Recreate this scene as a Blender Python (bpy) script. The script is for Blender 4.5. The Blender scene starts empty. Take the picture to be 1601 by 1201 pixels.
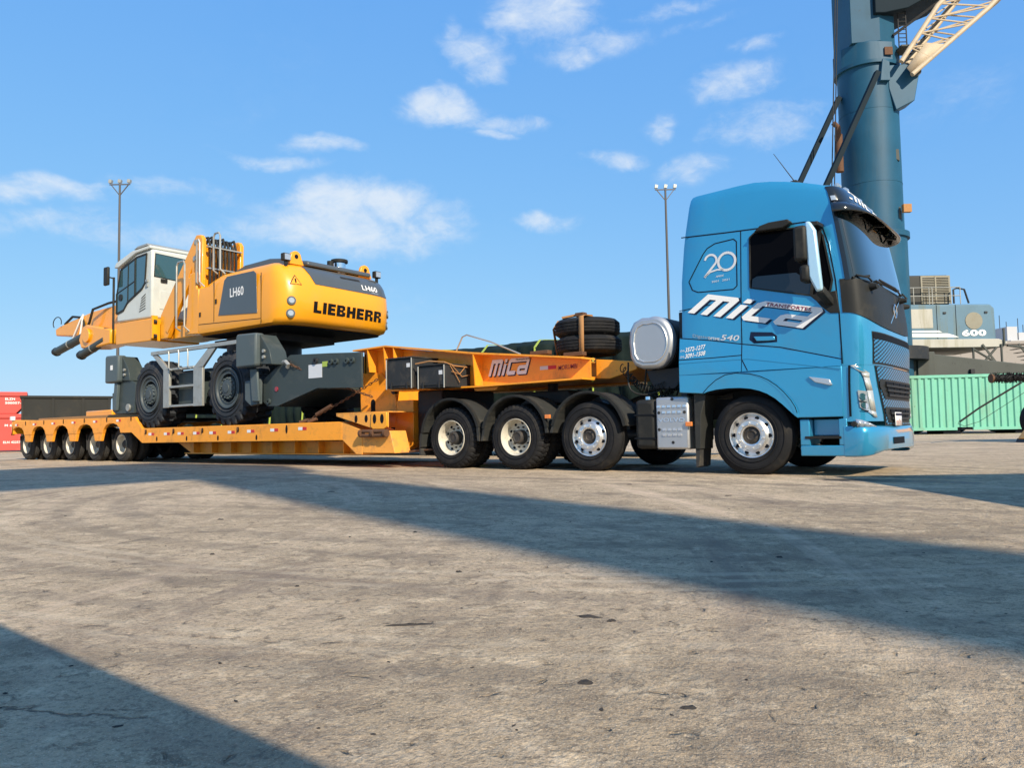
import bpy, bmesh, math, random
from mathutils import Vector, Matrix
random.seed(7)
S = bpy.context.scene
COL = S.collection
R = math.radians
# ------------------------------------------------------------------ camera
CAM = Vector((3.675, -9.942, 0.621))
YAW, PIT, ROL, FPX = R(37.27), R(3.418), R(-1.0), 1225.0
dv = Vector((-math.sin(YAW)*math.cos(PIT), math.cos(YAW)*math.cos(PIT), math.sin(PIT)))
rv0 = Vector((math.cos(YAW), math.sin(YAW), 0)); uv0 = rv0.cross(dv)
rv = rv0*math.cos(ROL)+uv0*math.sin(ROL); uv = -rv0*math.sin(ROL)+uv0*math.cos(ROL)
cd = bpy.data.cameras.new('camera'); cam = bpy.data.objects.new('camera', cd); COL.objects.link(cam)
cam.matrix_world = Matrix.Translation(CAM) @ Matrix((rv, uv, -dv)).transposed().to_4x4()
cd.sensor_width = 36; cd.lens = 36*FPX/1601; cd.clip_end = 6000; cd.clip_start = 0.05
S.camera = cam
S.render.resolution_x, S.render.resolution_y = 1024, 769
def ray(u, v): return rv*((u-800.5)/FPX)+uv*((600.5-v)/FPX)+dv
# ------------------------------------------------------------------ light
SUN_EL = R(34.0)
LH = Vector((-0.899, 0.438, 0)).normalized()          # horizontal travel of the light
sun_to = Vector((-LH.x*math.cos(SUN_EL), -LH.y*math.cos(SUN_EL), math.sin(SUN_EL)))
sl = bpy.data.lights.new('sun', 'SUN'); sl.energy = 3.2; sl.angle = R(0.4); sl.color = (1.0, .88, .70)
so = bpy.data.objects.new('sun', sl); COL.objects.link(so)
so.rotation_euler = sun_to.to_track_quat('Z', 'Y').to_euler(); so.location = (20, -20, 40)
W = bpy.data.worlds.new('World'); S.world = W; W.use_nodes = True
nt = W.node_tree; nt.nodes.clear(); N = nt.nodes.new; LK = nt.links.new
def mth(op, a, b=None, clamp=False, tree=None):
    t = tree or nt
    n = t.nodes.new('ShaderNodeMath'); n.operation = op; n.use_clamp = clamp
    for i, x in enumerate((a, b)):
        if x is None: continue
        if isinstance(x, (int, float)): n.inputs[i].default_value = x
        else: t.links.new(x, n.inputs[i])
    return n.outputs[0]
sky = N('ShaderNodeTexSky'); sky.sky_type = 'NISHITA'; sky.sun_disc = False
sky.sun_elevation = SUN_EL; sky.sun_rotation = math.atan2(sun_to.x, sun_to.y)
sky.air_density = 1.0; sky.dust_density = 0.6; sky.ozone_density = 1.6
tc = N('ShaderNodeTexCoord')
def noise(vec, scale, detail=6, rough=.55, dist=0.0, tree=None):
    t = tree or nt
    n = t.nodes.new('ShaderNodeTexNoise'); n.inputs['Scale'].default_value = scale
    n.inputs['Detail'].default_value = detail; n.inputs['Roughness'].default_value = rough
    n.inputs['Distortion'].default_value = dist
    if vec is not None: t.links.new(vec, n.inputs['Vector'])
    return n.outputs['Fac']
def vdot(a, vec):
    n = N('ShaderNodeVectorMath'); n.operation = 'DOT_PRODUCT'; LK(a, n.inputs[0]); n.inputs[1].default_value = vec
    return n.outputs['Value']
dirv = tc.outputs['Generated']
# clouds of this sky: (direction through pixel, half width, half height, weight)
blobs = [(545,350,150,52,1.15),(515,318,80,36,1.35),(600,312,70,32,1.3),(655,345,95,36,1.0),(430,365,90,30,.8),(862,352,55,17,1.1),(690,172,70,28,1.15),(705,150,40,18,1.0),(745,75,62,36,1.15),(705,50,20,26,.9),(775,88,42,22,1.0),(845,15,75,40,1.1),
         (930,62,85,26,.85),(890,85,50,18,.85),(790,192,50,15,.8),(770,210,34,9,.8),(500,228,62,14,1.1),(430,250,80,10,.8),(50,300,100,18,1.1),(120,300,70,10,.7),(150,362,300,24,.66),(270,302,100,18,.6),(1150,130,62,28,.85),
         (1195,200,100,34,.82),(1240,185,60,22,.7),(1030,200,34,22,.75),(955,252,62,16,.8),(1075,265,60,26,.78),(1185,76,34,11,.8),(1060,8,95,14,.7),(480,470,300,30,.35),(1500,150,90,40,.3),(1100,40,60,10,.5)]
wn = N('ShaderNodeTexNoise'); wn.inputs['Scale'].default_value = 9; wn.inputs['Detail'].default_value = 4; LK(dirv, wn.inputs['Vector'])
wv = N('ShaderNodeVectorMath'); wv.operation = 'MULTIPLY_ADD'; LK(wn.outputs['Color'], wv.inputs[0]); wv.inputs[1].default_value = (.09, .09, .06); LK(dirv, wv.inputs[2])
wv2 = N('ShaderNodeVectorMath'); wv2.operation = 'SUBTRACT'; LK(wv.outputs[0], wv2.inputs[0]); wv2.inputs[1].default_value = (.045, .045, .03)
warp = wv2.outputs[0]
den = None
for (u, v, a, b, w) in blobs:
    d = ray(u, v).normalized(); t1 = d.cross(Vector((0,0,1))).normalized(); t2 = t1.cross(d)
    k = FPX*(ray(u, v).length)
    p = mth('MULTIPLY', vdot(warp, t1), FPX/a); q = mth('MULTIPLY', vdot(warp, t2), FPX/b)
    r2 = mth('SQRT', mth('ADD', mth('MULTIPLY', p, p), mth('MULTIPLY', q, q)))
    front = mth('GREATER_THAN', vdot(dirv, d), 0.2)
    g = mth('MULTIPLY', mth('MULTIPLY', mth('SUBTRACT', 1.35, r2, True), w), front)
    den = g if den is None else mth('MAXIMUM', den, g)
# scattered thin cloud over the rest of the dome
mpv = N('ShaderNodeMapping'); mpv.inputs['Scale'].default_value = (1, 1, 2.6); LK(dirv, mpv.inputs['Vector'])
gen = noise(mpv.outputs[0], 3.2, 7, .6, .3)
gen = mth('MULTIPLY', mth('SUBTRACT', gen, .56, True), 1.2)
den = mth('MAXIMUM', den, gen)
mp2 = N('ShaderNodeMapping'); mp2.inputs['Scale'].default_value = (1, 1, 1.7); LK(dirv, mp2.inputs['Vector'])
n1 = noise(mp2.outputs[0], 13, 9, .62, .5); n2 = noise(mp2.outputs[0], 40, 7, .65, .6)
fb = mth('ADD', mth('MULTIPLY', n1, .66), mth('MULTIPLY', n2, .34))
cl = mth('ADD', mth('MULTIPLY', den, .95), mth('MULTIPLY', mth('SUBTRACT', fb, .55), 3.0))
cl = mth('MULTIPLY', cl, mth('MULTIPLY', den, 2.4, True))
mr = N('ShaderNodeMapRange'); mr.interpolation_type = 'SMOOTHSTEP'; mr.inputs['From Min'].default_value = -.08; mr.inputs['From Max'].default_value = 1.55
LK(cl, mr.inputs['Value'])
cf = mth('MULTIPLY', mr.outputs[0], .88)
# film response of the sky: lift the deep blue, hold the bright horizon
spc = N('ShaderNodeSeparateColor'); LK(sky.outputs[0], spc.inputs[0]); cbc = N('ShaderNodeCombineColor')
for i, (k, gm) in enumerate(((.325, .66), (.418, .41), (.519, .12))):
    c1 = mth('MULTIPLY', spc.outputs[i], .1)
    LK(mth('ADD', mth('MULTIPLY', mth('POWER', c1, gm), k*10), mth('MULTIPLY', mth('MAXIMUM', mth('SUBTRACT', c1, 1.1), 0.), 6.)), cbc.inputs[i])
mx = N('ShaderNodeMix'); mx.data_type = 'RGBA'; LK(cf, mx.inputs['Factor']); LK(cbc.outputs[0], mx.inputs[6])
mx.inputs[7].default_value = (4.1, 4.5, 4.95, 1)
bg = N('ShaderNodeBackground'); bg.inputs['Strength'].default_value = .1; LK(mx.outputs[2], bg.inputs['Color'])
wo = N('ShaderNodeOutputWorld'); LK(bg.outputs[0], wo.inputs['Surface'])
S.view_settings.view_transform = 'Standard'; S.view_settings.look = 'None'; S.view_settings.exposure = 0.95; S.view_settings.gamma = 1
S.view_settings.use_curve_mapping = False
# ------------------------------------------------------------------ materials
MT = {}
def pm(name, col, rough=.5, metal=0., var=.12, vs=3., bump=0., bs=80., coat=0., dirt=None, damt=0., ds=2.5, zd=None, spec=None, streak=False):
    """painted / plain surface: base colour with soft variation, dirt patches, fine relief"""
    m = bpy.data.materials.new(name); m.use_nodes = True; t = m.node_tree; b = t.nodes['Principled BSDF']
    b.inputs['Metallic'].default_value = metal; b.inputs['Roughness'].default_value = rough
    b.inputs['Coat Weight'].default_value = coat; b.inputs['Coat Roughness'].default_value = .05; b.inputs['Coat IOR'].default_value = 1.6
    b.inputs['Specular IOR Level'].default_value = spec if spec is not None else (.16 if max(col) < .12 and rough > .38 and not metal else .38)
    c = t.nodes.new('ShaderNodeTexCoord'); geo = t.nodes.new('ShaderNodeNewGeometry'); P = geo.outputs['Position']
    n = noise(P, vs, 5, .6, 0, t)
    rp = t.nodes.new('ShaderNodeMix'); rp.data_type = 'RGBA'; t.links.new(n, rp.inputs['Factor'])
    rp.inputs[6].default_value = (*[x*(1-var) for x in col], 1); rp.inputs[7].default_value = (*[min(1, x*(1+var)) for x in col], 1)
    out = rp.outputs[2]
    if dirt:
        vec = P
        if streak:
            mp = t.nodes.new('ShaderNodeMapping'); mp.inputs['Scale'].default_value = (1, 1, .12); t.links.new(P, mp.inputs['Vector']); vec = mp.outputs[0]
        dn = noise(vec, ds, 8, .68, .4, t)
        f = t.nodes.new('ShaderNodeMapRange'); f.inputs['From Min'].default_value = .52; f.inputs['From Max'].default_value = .75; f.inputs['To Max'].default_value = damt
        t.links.new(dn, f.inputs['Value'])
        mx = t.nodes.new('ShaderNodeMix'); mx.data_type = 'RGBA'; t.links.new(f.outputs[0], mx.inputs['Factor']); t.links.new(out, mx.inputs[6]); mx.inputs[7].default_value = (*dirt, 1)
        out = mx.outputs[2]
        if damt >= .55:
            cn = noise(P, ds*7, 5, .7, .6, t); c2 = t.nodes.new('ShaderNodeMapRange'); c2.inputs['From Min'].default_value = .63; c2.inputs['From Max'].default_value = .70; c2.inputs['To Max'].default_value = .7; t.links.new(cn, c2.inputs['Value'])
            m3 = t.nodes.new('ShaderNodeMix'); m3.data_type = 'RGBA'; t.links.new(c2.outputs[0], m3.inputs['Factor']); t.links.new(out, m3.inputs[6]); m3.inputs[7].default_value = (*[x*.45 for x in dirt], 1); out = m3.outputs[2]
        ra = t.nodes.new('ShaderNodeMapRange'); ra.inputs['To Min'].default_value = rough; ra.inputs['To Max'].default_value = min(1, rough+.35); t.links.new(f.outputs[0], ra.inputs['Value']); t.links.new(ra.outputs[0], b.inputs['Roughness'])
    t.links.new(out, b.inputs['Base Color'])
    if bump:
        bn = noise(P, bs, 4, .6, 0, t); bp = t.nodes.new('ShaderNodeBump'); bp.inputs['Strength'].default_value = bump; bp.inputs['Distance'].default_value = .01
        t.links.new(bn, bp.inputs['Height']); t.links.new(bp.outputs[0], b.inputs['Normal'])
    MT[name] = m; return m
pm('crease_shade', (.02, .16, .30), .4)
pm('drl', (.62, .62, .55), .2, .3, .1, 20, 0, 60, .8)
pm('blue_paint', (.036, .31, .515), .28, .40, .05, 1.2, 0, 80, 1., (.10, .24, .34), .30, 1.4)
pm('blue_mirror', (.50, .72, .82), .25, .3, .05, 2, 0, 80, .6)
pm('black_plastic', (.024, .024, .022), .5, 0, .25, 5, .15, 120, 0, (.10, .09, .07), .35, 3)
pm('black_gloss', (.012, .013, .014), .12, 0, .1, 5, 0, 80, .5)
pm('gap_black', (.006, .008, .012), .8, 0, .1)
pm('fender', (.035, .036, .034), .62, 0, .3, 4, .2, 90, 0, (.15, .128, .095), .55, 3.5)
pm('rubber', (.017, .017, .018), .72, 0, .3, 6, .3, 60, 0, (.060, .052, .042), .6, 5)
pm('rubber_dusty', (.045, .044, .043), .85, 0, .3, 6, .3, 60, 0, (.15, .13, .10), .6, 5)
pm('tractor_rubber', (.032, .036, .042), .72, 0, .2, 5, .2, 50, 0, (.12, .10, .08), .4, 3)
pm('alu', (.80, .79, .76), .36, .9, .06, 8, .03, 120, 0, (.45, .42, .36), .35, 6)
pm('alu_tank', (.50, .51, .51), .46, .7, .05, 3, .03, 200, 0, (.42, .42, .40), .3, 3)
pm('rim_cream', (.62, .58, .48), .5, .1, .12, 6, .1, 90, 0, (.16, .12, .08), .75, 7)
pm('hub_dark', (.05, .045, .04), .6, .3, .3, 8, .2, 90, 0, (.16, .12, .08), .6, 8)
pm('chrome', (.85, .86, .87), .12, 1.0, .04)
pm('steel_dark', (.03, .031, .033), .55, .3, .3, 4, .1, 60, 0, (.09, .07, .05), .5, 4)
pm('trailer_orange', (.92, .345, .022), .48, 0, .10, 2, .08, 40, .15, (.30, .145, .05), .70, 3.4)
pm('trailer_worn', (.84, .36, .06), .6, 0, .15, 4, .2, 40, 0, (.25, .15, .09), .9, 5)
pm('machine_yellow', (.86, .345, .010), .30, 0, .05, 1.5, 0, 80, .35, (.55, .30, .08), .25, 1.5)
pm('machine_grey', (.045, .058, .057), .42, 0, .08, 2, .03, 60, .1, (.13, .13, .115), .4, 2.5)
pm('machine_light', (.080, .102, .106), .42, 0, .08, 2, .03, 60, .1, (.16, .16, .15), .4, 2.5)
pm('machine_rim', (.060, .074, .078), .5, 0, .12, 4, .05, 60, 0, (.10, .095, .085), .5, 4, spec=.3)
pm('machine_white', (.56, .58, .53), .40, 0, .05, 2, .02, 60, .1, (.40, .39, .34), .4, 2.5)
pm('hood_grey', (.075, .085, .088), .3, 0, .08, 2, 0, 60, .3)
pm('galv', (.42, .42, .38), .5, .55, .2, 5, .1, 70, 0, (.25, .22, .17), .6, 4)
pm('white', (.80, .79, .76), .5, 0, .04)
pm('letter_white', (.62, .63, .64), .45, 0, .05)
pm('navy', (.010, .018, .045), .4, 0, .05)
pm('red', (.55, .03, .03), .45, 0, .1)
pm('plate_print', (.55, .34, .30), .6, 0, .1)
pm('maroon', (.22, .02, .05), .45, 0, .1)
pm('black_letter', (.008, .008, .008), .4, 0, .1)
pm('amber', (.75, .22, .04), .3, 0, .08, 5, 0, 80, .5)
pm('lens', (.50, .53, .55), .15, .5, .1, 20, .1, 60, .8)
pm('lens_red', (.30, .015, .02), .25, 0, .1, 5, 0, 80, .5)
pm('box_black', (.030, .032, .034), .55, 0, .25, 4, .15, 60, 0, (.12, .10, .075), .6, 3)
pm('rust', (.13, .065, .035), .8, .2, .35, 12, .3, 80)
pm('strap', (.40, .20, .075), .85, 0, .2, 10)
pm('strap_lime', (.36, .46, .08), .7, 0, .1)
pm('tarp', (.010, .018, .014), .7, 0, .3, 2, .6, 6, 0, (.022, .03, .024), .5, 2)
pm('crane_blue', (.013, .078, .138), .5, .0, .3, .5, .05, 10, .0, (.055, .10, .12), .7, .6, streak=True, spec=.3)
pm('crane_dark', (.012, .022, .030), .7, 0, .2, .6, spec=.1)
pm('crane_house', (.105, .19, .25), .55, .0, .2, .6, .05, 10, .05, (.17, .16, .075), .95, .9, streak=True)
pm('crane_beige', (.50, .40, .27), .55, 0, .15, 1.2, .05, 10, 0, (.25, .17, .10), .6, 1.5)
pm('crane_grey', (.085, .09, .08), .65, 0, .2, .6, .05, 10, 0, (.07, .065, .055), .7, .8, streak=True)
pm('crane_white', (.45, .43, .37), .6, 0, .12, .6, 0, 10, 0, (.24, .21, .11), .9, .9, streak=True)
pm('machine_box', (.060, .060, .055), .6, 0, .2, 1)
pm('louver', (.26, .24, .18), .6, 0, .15, 1, 0, 10, 0, (.22, .17, .10), .6, 1.5)
pm('green_paint', (.17, .47, .34), .6, 0, .14, .8, .05, 10, 0, (.20, .27, .17), .8, 1.2, streak=True)
pm('red_paint', (.60, .075, .060), .55, 0, .15, .7, .05, 10, 0, (.62, .22, .17), .7, .5)
pm('bin_black', (.030, .030, .027), .7, 0, .25, .7, .1, 10, 0, (.07, .06, .045), .7, .8)
pm('post_steel', (.10, .092, .085), .6, .3, .15, .3)
pm('building', (.38, .33, .37), .8, 0, .08, .1)
pm('building_white', (.48, .49, .50), .8, 0, .08, .1)
pm('building_grey', (.30, .275, .25), .8, 0, .1, .2, 0, 10, 0, (.28, .25, .22), .6, .3)
pm('stone', (.045, .04, .036), .9, 0, .4, 30, .5, 60)
def glass(name, col, rough, ior=1.5, mixf=.0):
    m = bpy.data.materials.new(name); m.use_nodes = True; b = m.node_tree.nodes['Principled BSDF']
    b.inputs['Base Color'].default_value = (*col, 1); b.inputs['Roughness'].default_value = rough
    b.inputs['IOR'].default_value = ior; b.inputs['Coat Weight'].default_value = 1; b.inputs['Coat Roughness'].default_value = .02
    MT[name] = m
glass('window_dark', (.003, .003, .004), .25, 1.25); MT['window_dark'].node_tree.nodes['Principled BSDF'].inputs['Coat Weight'].default_value = .0; MT['window_dark'].node_tree.nodes['Principled BSDF'].inputs['Specular IOR Level'].default_value = .12
glass('windscreen', (.006, .014, .016), .03, 1.8)
glass('cab_glass', (.035, .085, .095), .04, 1.5)
def mesh_mat():
    m = bpy.data.materials.new('grille_mesh'); m.use_nodes = True; t = m.node_tree; b = t.nodes['Principled BSDF']
    b.inputs['Roughness'].default_value = .35; b.inputs['Metallic'].default_value = .4
    g = t.nodes.new('ShaderNodeNewGeometry'); mp = t.nodes.new('ShaderNodeMapping'); mp.vector_type = 'POINT'
    sep = t.nodes.new('ShaderNodeSeparateXYZ'); t.links.new(g.outputs['Position'], sep.inputs[0])
    a = mth('ADD', mth('MULTIPLY', sep.outputs[1], 1.0, tree=t), sep.outputs[2], tree=t); c = mth('SUBTRACT', sep.outputs[1], sep.outputs[2], tree=t)
    a = mth('SUBTRACT', mth('MULTIPLY', sep.outputs[1], .42, tree=t), sep.outputs[2], tree=t); c = mth('ADD', mth('MULTIPLY', sep.outputs[1], .42, tree=t), sep.outputs[2], tree=t)
    s1 = mth('SINE', mth('MULTIPLY', a, 125., tree=t), tree=t); s2 = mth('SINE', mth('MULTIPLY', c, 125., tree=t), tree=t)
    k = mth('GREATER_THAN', mth('ADD', s1, mth('MULTIPLY', s2, .45, tree=t), tree=t), .12, tree=t)
    mx = t.nodes.new('ShaderNodeMix'); mx.data_type = 'RGBA'; t.links.new(k, mx.inputs['Factor'])
    mx.inputs[6].default_value = (.05, .25, .44, 1); mx.inputs[7].default_value = (.006, .010, .014, 1); t.links.new(mx.outputs[2], b.inputs['Base Color'])
    MT['grille_mesh'] = m
mesh_mat()
# ------------------------------------------------------------------ mesh builder
class MB:
    def __init__(s): s.v = []; s.f = []
    def add(s, vs, fs):
        o = len(s.v); s.v += [tuple(p) for p in vs]; s.f += [tuple(i+o for i in f) for f in fs]; return s
    def box(s, x0, x1, y0, y1, z0, z1):
        return s.add([(x0,y0,z0),(x1,y0,z0),(x1,y1,z0),(x0,y1,z0),(x0,y0,z1),(x1,y0,z1),(x1,y1,z1),(x0,y1,z1)],
                     [(0,3,2,1),(4,5,6,7),(0,1,5,4),(1,2,6,5),(2,3,7,6),(3,0,4,7)])
    def prism(s, pts, a0, a1, ax='y'):
        n = len(pts)
        def m(p, a):
            return (p[0], a, p[1]) if ax == 'y' else (a, p[0], p[1]) if ax == 'x' else (p[0], p[1], a)
        return s.add([m(p, a0) for p in pts]+[m(p, a1) for p in pts],
                     [tuple(range(n)), tuple(range(2*n-1, n-1, -1))]+[(i, (i+1) % n, n+(i+1) % n, n+i) for i in range(n)])
    def cyl(s, p, q, r, r2=None, n=16, caps=True):
        p, q = Vector(p), Vector(q); r2 = r if r2 is None else r2; d = (q-p).normalized()
        a = d.orthogonal().normalized(); b = d.cross(a)
        vs = [p+(a*math.cos(2*math.pi*i/n)+b*math.sin(2*math.pi*i/n))*r for i in range(n)]+[q+(a*math.cos(2*math.pi*i/n)+b*math.sin(2*math.pi*i/n))*r2 for i in range(n)]
        fs = [(i, (i+1) % n, n+(i+1) % n, n+i) for i in range(n)]
        if caps: fs += [tuple(range(n)), tuple(range(2*n-1, n-1, -1))]
        return s.add(vs, fs)
    def bar(s, p, q, w, h):
        p, q = Vector(p), Vector(q); d = (q-p).normalized(); up = Vector((0,0,1)) if abs(d.z) < .95 else Vector((0,1,0))
        a = d.cross(up).normalized()*w/2; b = a.cross(d).normalized()*h/2
        vs = [p-a-b, p+a-b, p+a+b, p-a+b, q-a-b, q+a-b, q+a+b, q-a+b]
        return s.add(vs, [(0,1,2,3),(7,6,5,4),(0,4,5,1),(1,5,6,2),(2,6,7,3),(3,7,4,0)])
    def tube(s, pts, r, n=8, rf=None):
        pts = [Vector(p) for p in pts]; rings = []; a = None
        for i, p in enumerate(pts):
            d = (pts[min(i+1, len(pts)-1)]-pts[max(i-1, 0)]).normalized()
            a = (d.orthogonal() if a is None else a-d*a.dot(d)).normalized(); b = d.cross(a); rr = rf(i) if rf else r
            rings.append([p+(a*math.cos(2*math.pi*k/n)+b*math.sin(2*math.pi*k/n))*rr for k in range(n)])
        vs = [v for g in rings for v in g]; m = len(rings)
        fs = [(i*n+k, i*n+(k+1) % n, (i+1)*n+(k+1) % n, (i+1)*n+k) for i in range(m-1) for k in range(n)]
        return s.add(vs, fs+[tuple(range(n)), tuple(range(m*n-1, (m-1)*n-1, -1))])
    def lathe(s, prof, n=48, o=(0,0,0), rf=None, closed=False):
        """profile (radius, y) turned round the y axis"""
        vs = []; m = len(prof)
        for k in range(n):
            a = 2*math.pi*k/n
            for j, (r, y) in enumerate(prof):
                rr = r+(rf(k, j) if rf else 0); vs.append((o[0]+rr*math.cos(a), o[1]+y, o[2]+rr*math.sin(a)))
        fs = []
        for k in range(n):
            for j in range(m-1 if not closed else m):
                j2 = (j+1) % m; k2 = (k+1) % n; fs.append((k*m+j, k*m+j2, k2*m+j2, k2*m+j))
        return s.add(vs, fs)
    def grid(s, fn, nu, nv):
        vs = [fn(i/nu, j/nv) for i in range(nu+1) for j in range(nv+1)]
        return s.add(vs, [(i*(nv+1)+j, (i+1)*(nv+1)+j, (i+1)*(nv+1)+j+1, i*(nv+1)+j+1) for i in range(nu) for j in range(nv)])
    def xf(s, M): s.v = [tuple(M @ Vector(p)) for p in s.v]; return s
    def mesh(s, name, mat, ang=32, recalc=True):
        me = bpy.data.meshes.new(name); me.from_pydata(s.v, [], s.f)
        bm = bmesh.new(); bm.from_mesh(me)
        if recalc: bmesh.ops.recalc_face_normals(bm, faces=bm.faces)
        bm.to_mesh(me); bm.free()
        me.polygons.foreach_set('use_smooth', [True]*len(me.polygons)); me.set_sharp_from_angle(angle=R(ang))
        me.materials.append(MT[mat]); return me
    def build(s, name, mat, parent=None, bevel=0, ang=32, solid=0, label=None, kind=None, recalc=True):
        return link(name, s.mesh(name, mat, ang, recalc), parent, bevel, solid, label, kind)
def link(name, me, parent=None, bevel=0, solid=0, label=None, kind=None, loc=None, rotz=0, local=False):
    o = bpy.data.objects.new(name, me); COL.objects.link(o)
    if loc is not None: o.location = loc
    o.rotation_euler.z = rotz
    if parent is not None:
        o.parent = parent
        if not local: o.matrix_parent_inverse = ROOTINV.get(parent.name, Matrix())
        if parent.name not in ROOTINV: pass
    if solid:
        md = o.modifiers.new('solid', 'SOLIDIFY'); md.thickness = solid; md.offset = -1
    if bevel:
        md = o.modifiers.new('bevel', 'BEVEL'); md.width = bevel; md.segments = 2; md.limit_method = 'ANGLE'; md.angle_limit = R(40); md.harden_normals = False
    if label: o['label'] = label
    if kind: o['kind'] = kind
    return o
ROOTINV = {}
def thing(name, label, cat, loc, group=None):
    o = bpy.data.objects.new(name, None); COL.objects.link(o); o.location = loc; o.empty_display_size = .3
    ROOTINV[o.name] = Matrix.Translation(-Vector(loc)); o['label'] = label; o['category'] = cat
    if group: o['group'] = group
    return o
def tag(o, label=None, cat=None, group=None, kind=None):
    for k, x in (('label', label), ('category', cat), ('group', group), ('kind', kind)):
        if x: o[k] = x
    return o
# flat print ---------------------------------------------------------------
def text2d(s, bold=0., shear=0., res=3):
    c = bpy.data.curves.new('t', 'FONT'); c.body = s; c.size = 1; c.shear = shear; c.offset = bold; c.resolution_u = res; c.space_character = 1.0+bold*2
    o = bpy.data.objects.new('t', c); COL.objects.link(o); dg = bpy.context.evaluated_depsgraph_get()
    me = bpy.data.meshes.new_from_object(o.evaluated_get(dg)); vs = [(v.co.x, v.co.y) for v in me.vertices]; fs = [tuple(p.vertices) for p in me.polygons]
    bpy.data.objects.remove(o); bpy.data.curves.remove(c); bpy.data.meshes.remove(me)
    return vs, fs
def fit(vf, w, h=None):
    vs, fs = vf; x0 = min(v[0] for v in vs); x1 = max(v[0] for v in vs); y0 = min(v[1] for v in vs); y1 = max(v[1] for v in vs)
    kx = w/(x1-x0); ky = kx if h is None else h/(y1-y0)
    return [((x-x0)*kx, (y-y0)*ky) for x, y in vs], fs
def decal(name, vf, fn, mat, parent):
    vs, fs = vf; m = MB(); m.add([fn(a, b) for a, b in vs], fs); return m.build(name, mat, parent, recalc=False)
MICA = [[(0,0),(.24,0),(.24,1),(0,1)], [(.24,.76),(1.17,.76),(1.17,.88),(1.05,1),(.24,1)], [(.47,0),(.70,0),(.70,.76),(.47,.76)], [(.93,0),(1.17,0),(1.17,.76),(.93,.76)],
        [(1.36,0),(1.60,0),(1.60,.70),(1.36,.70)], [(1.36,.79),(1.60,.79),(1.60,1),(1.36,1)],
        [(1.80,.76),(2.85,.76),(2.85,1),(1.96,1),(1.80,.86)], [(1.80,.24),(2.04,.24),(2.04,.76),(1.80,.76)], [(1.96,0),(2.68,0),(2.68,.24),(1.80,.24),(1.80,.14)],
        [(2.85,.76),(3.85,.76),(3.85,.86),(3.70,1),(2.85,1)], [(3.61,0),(3.85,0),(3.85,.76),(3.61,.76)], [(3.0,0),(3.61,0),(3.61,.21),(2.85,.21),(2.85,.12)],
        [(2.85,.21),(3.09,.21),(3.09,.34),(2.85,.34)], [(2.85,.34),(3.61,.34),(3.61,.54),(2.98,.54),(2.85,.44)]]
def mica2d(sh=.5):
    vs = []; fs = []
    for p in MICA:
        o = len(vs); vs += [(x+sh*y, y) for x, y in p]; fs.append(tuple(range(o, o+len(p))))
    return vs, fs
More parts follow.
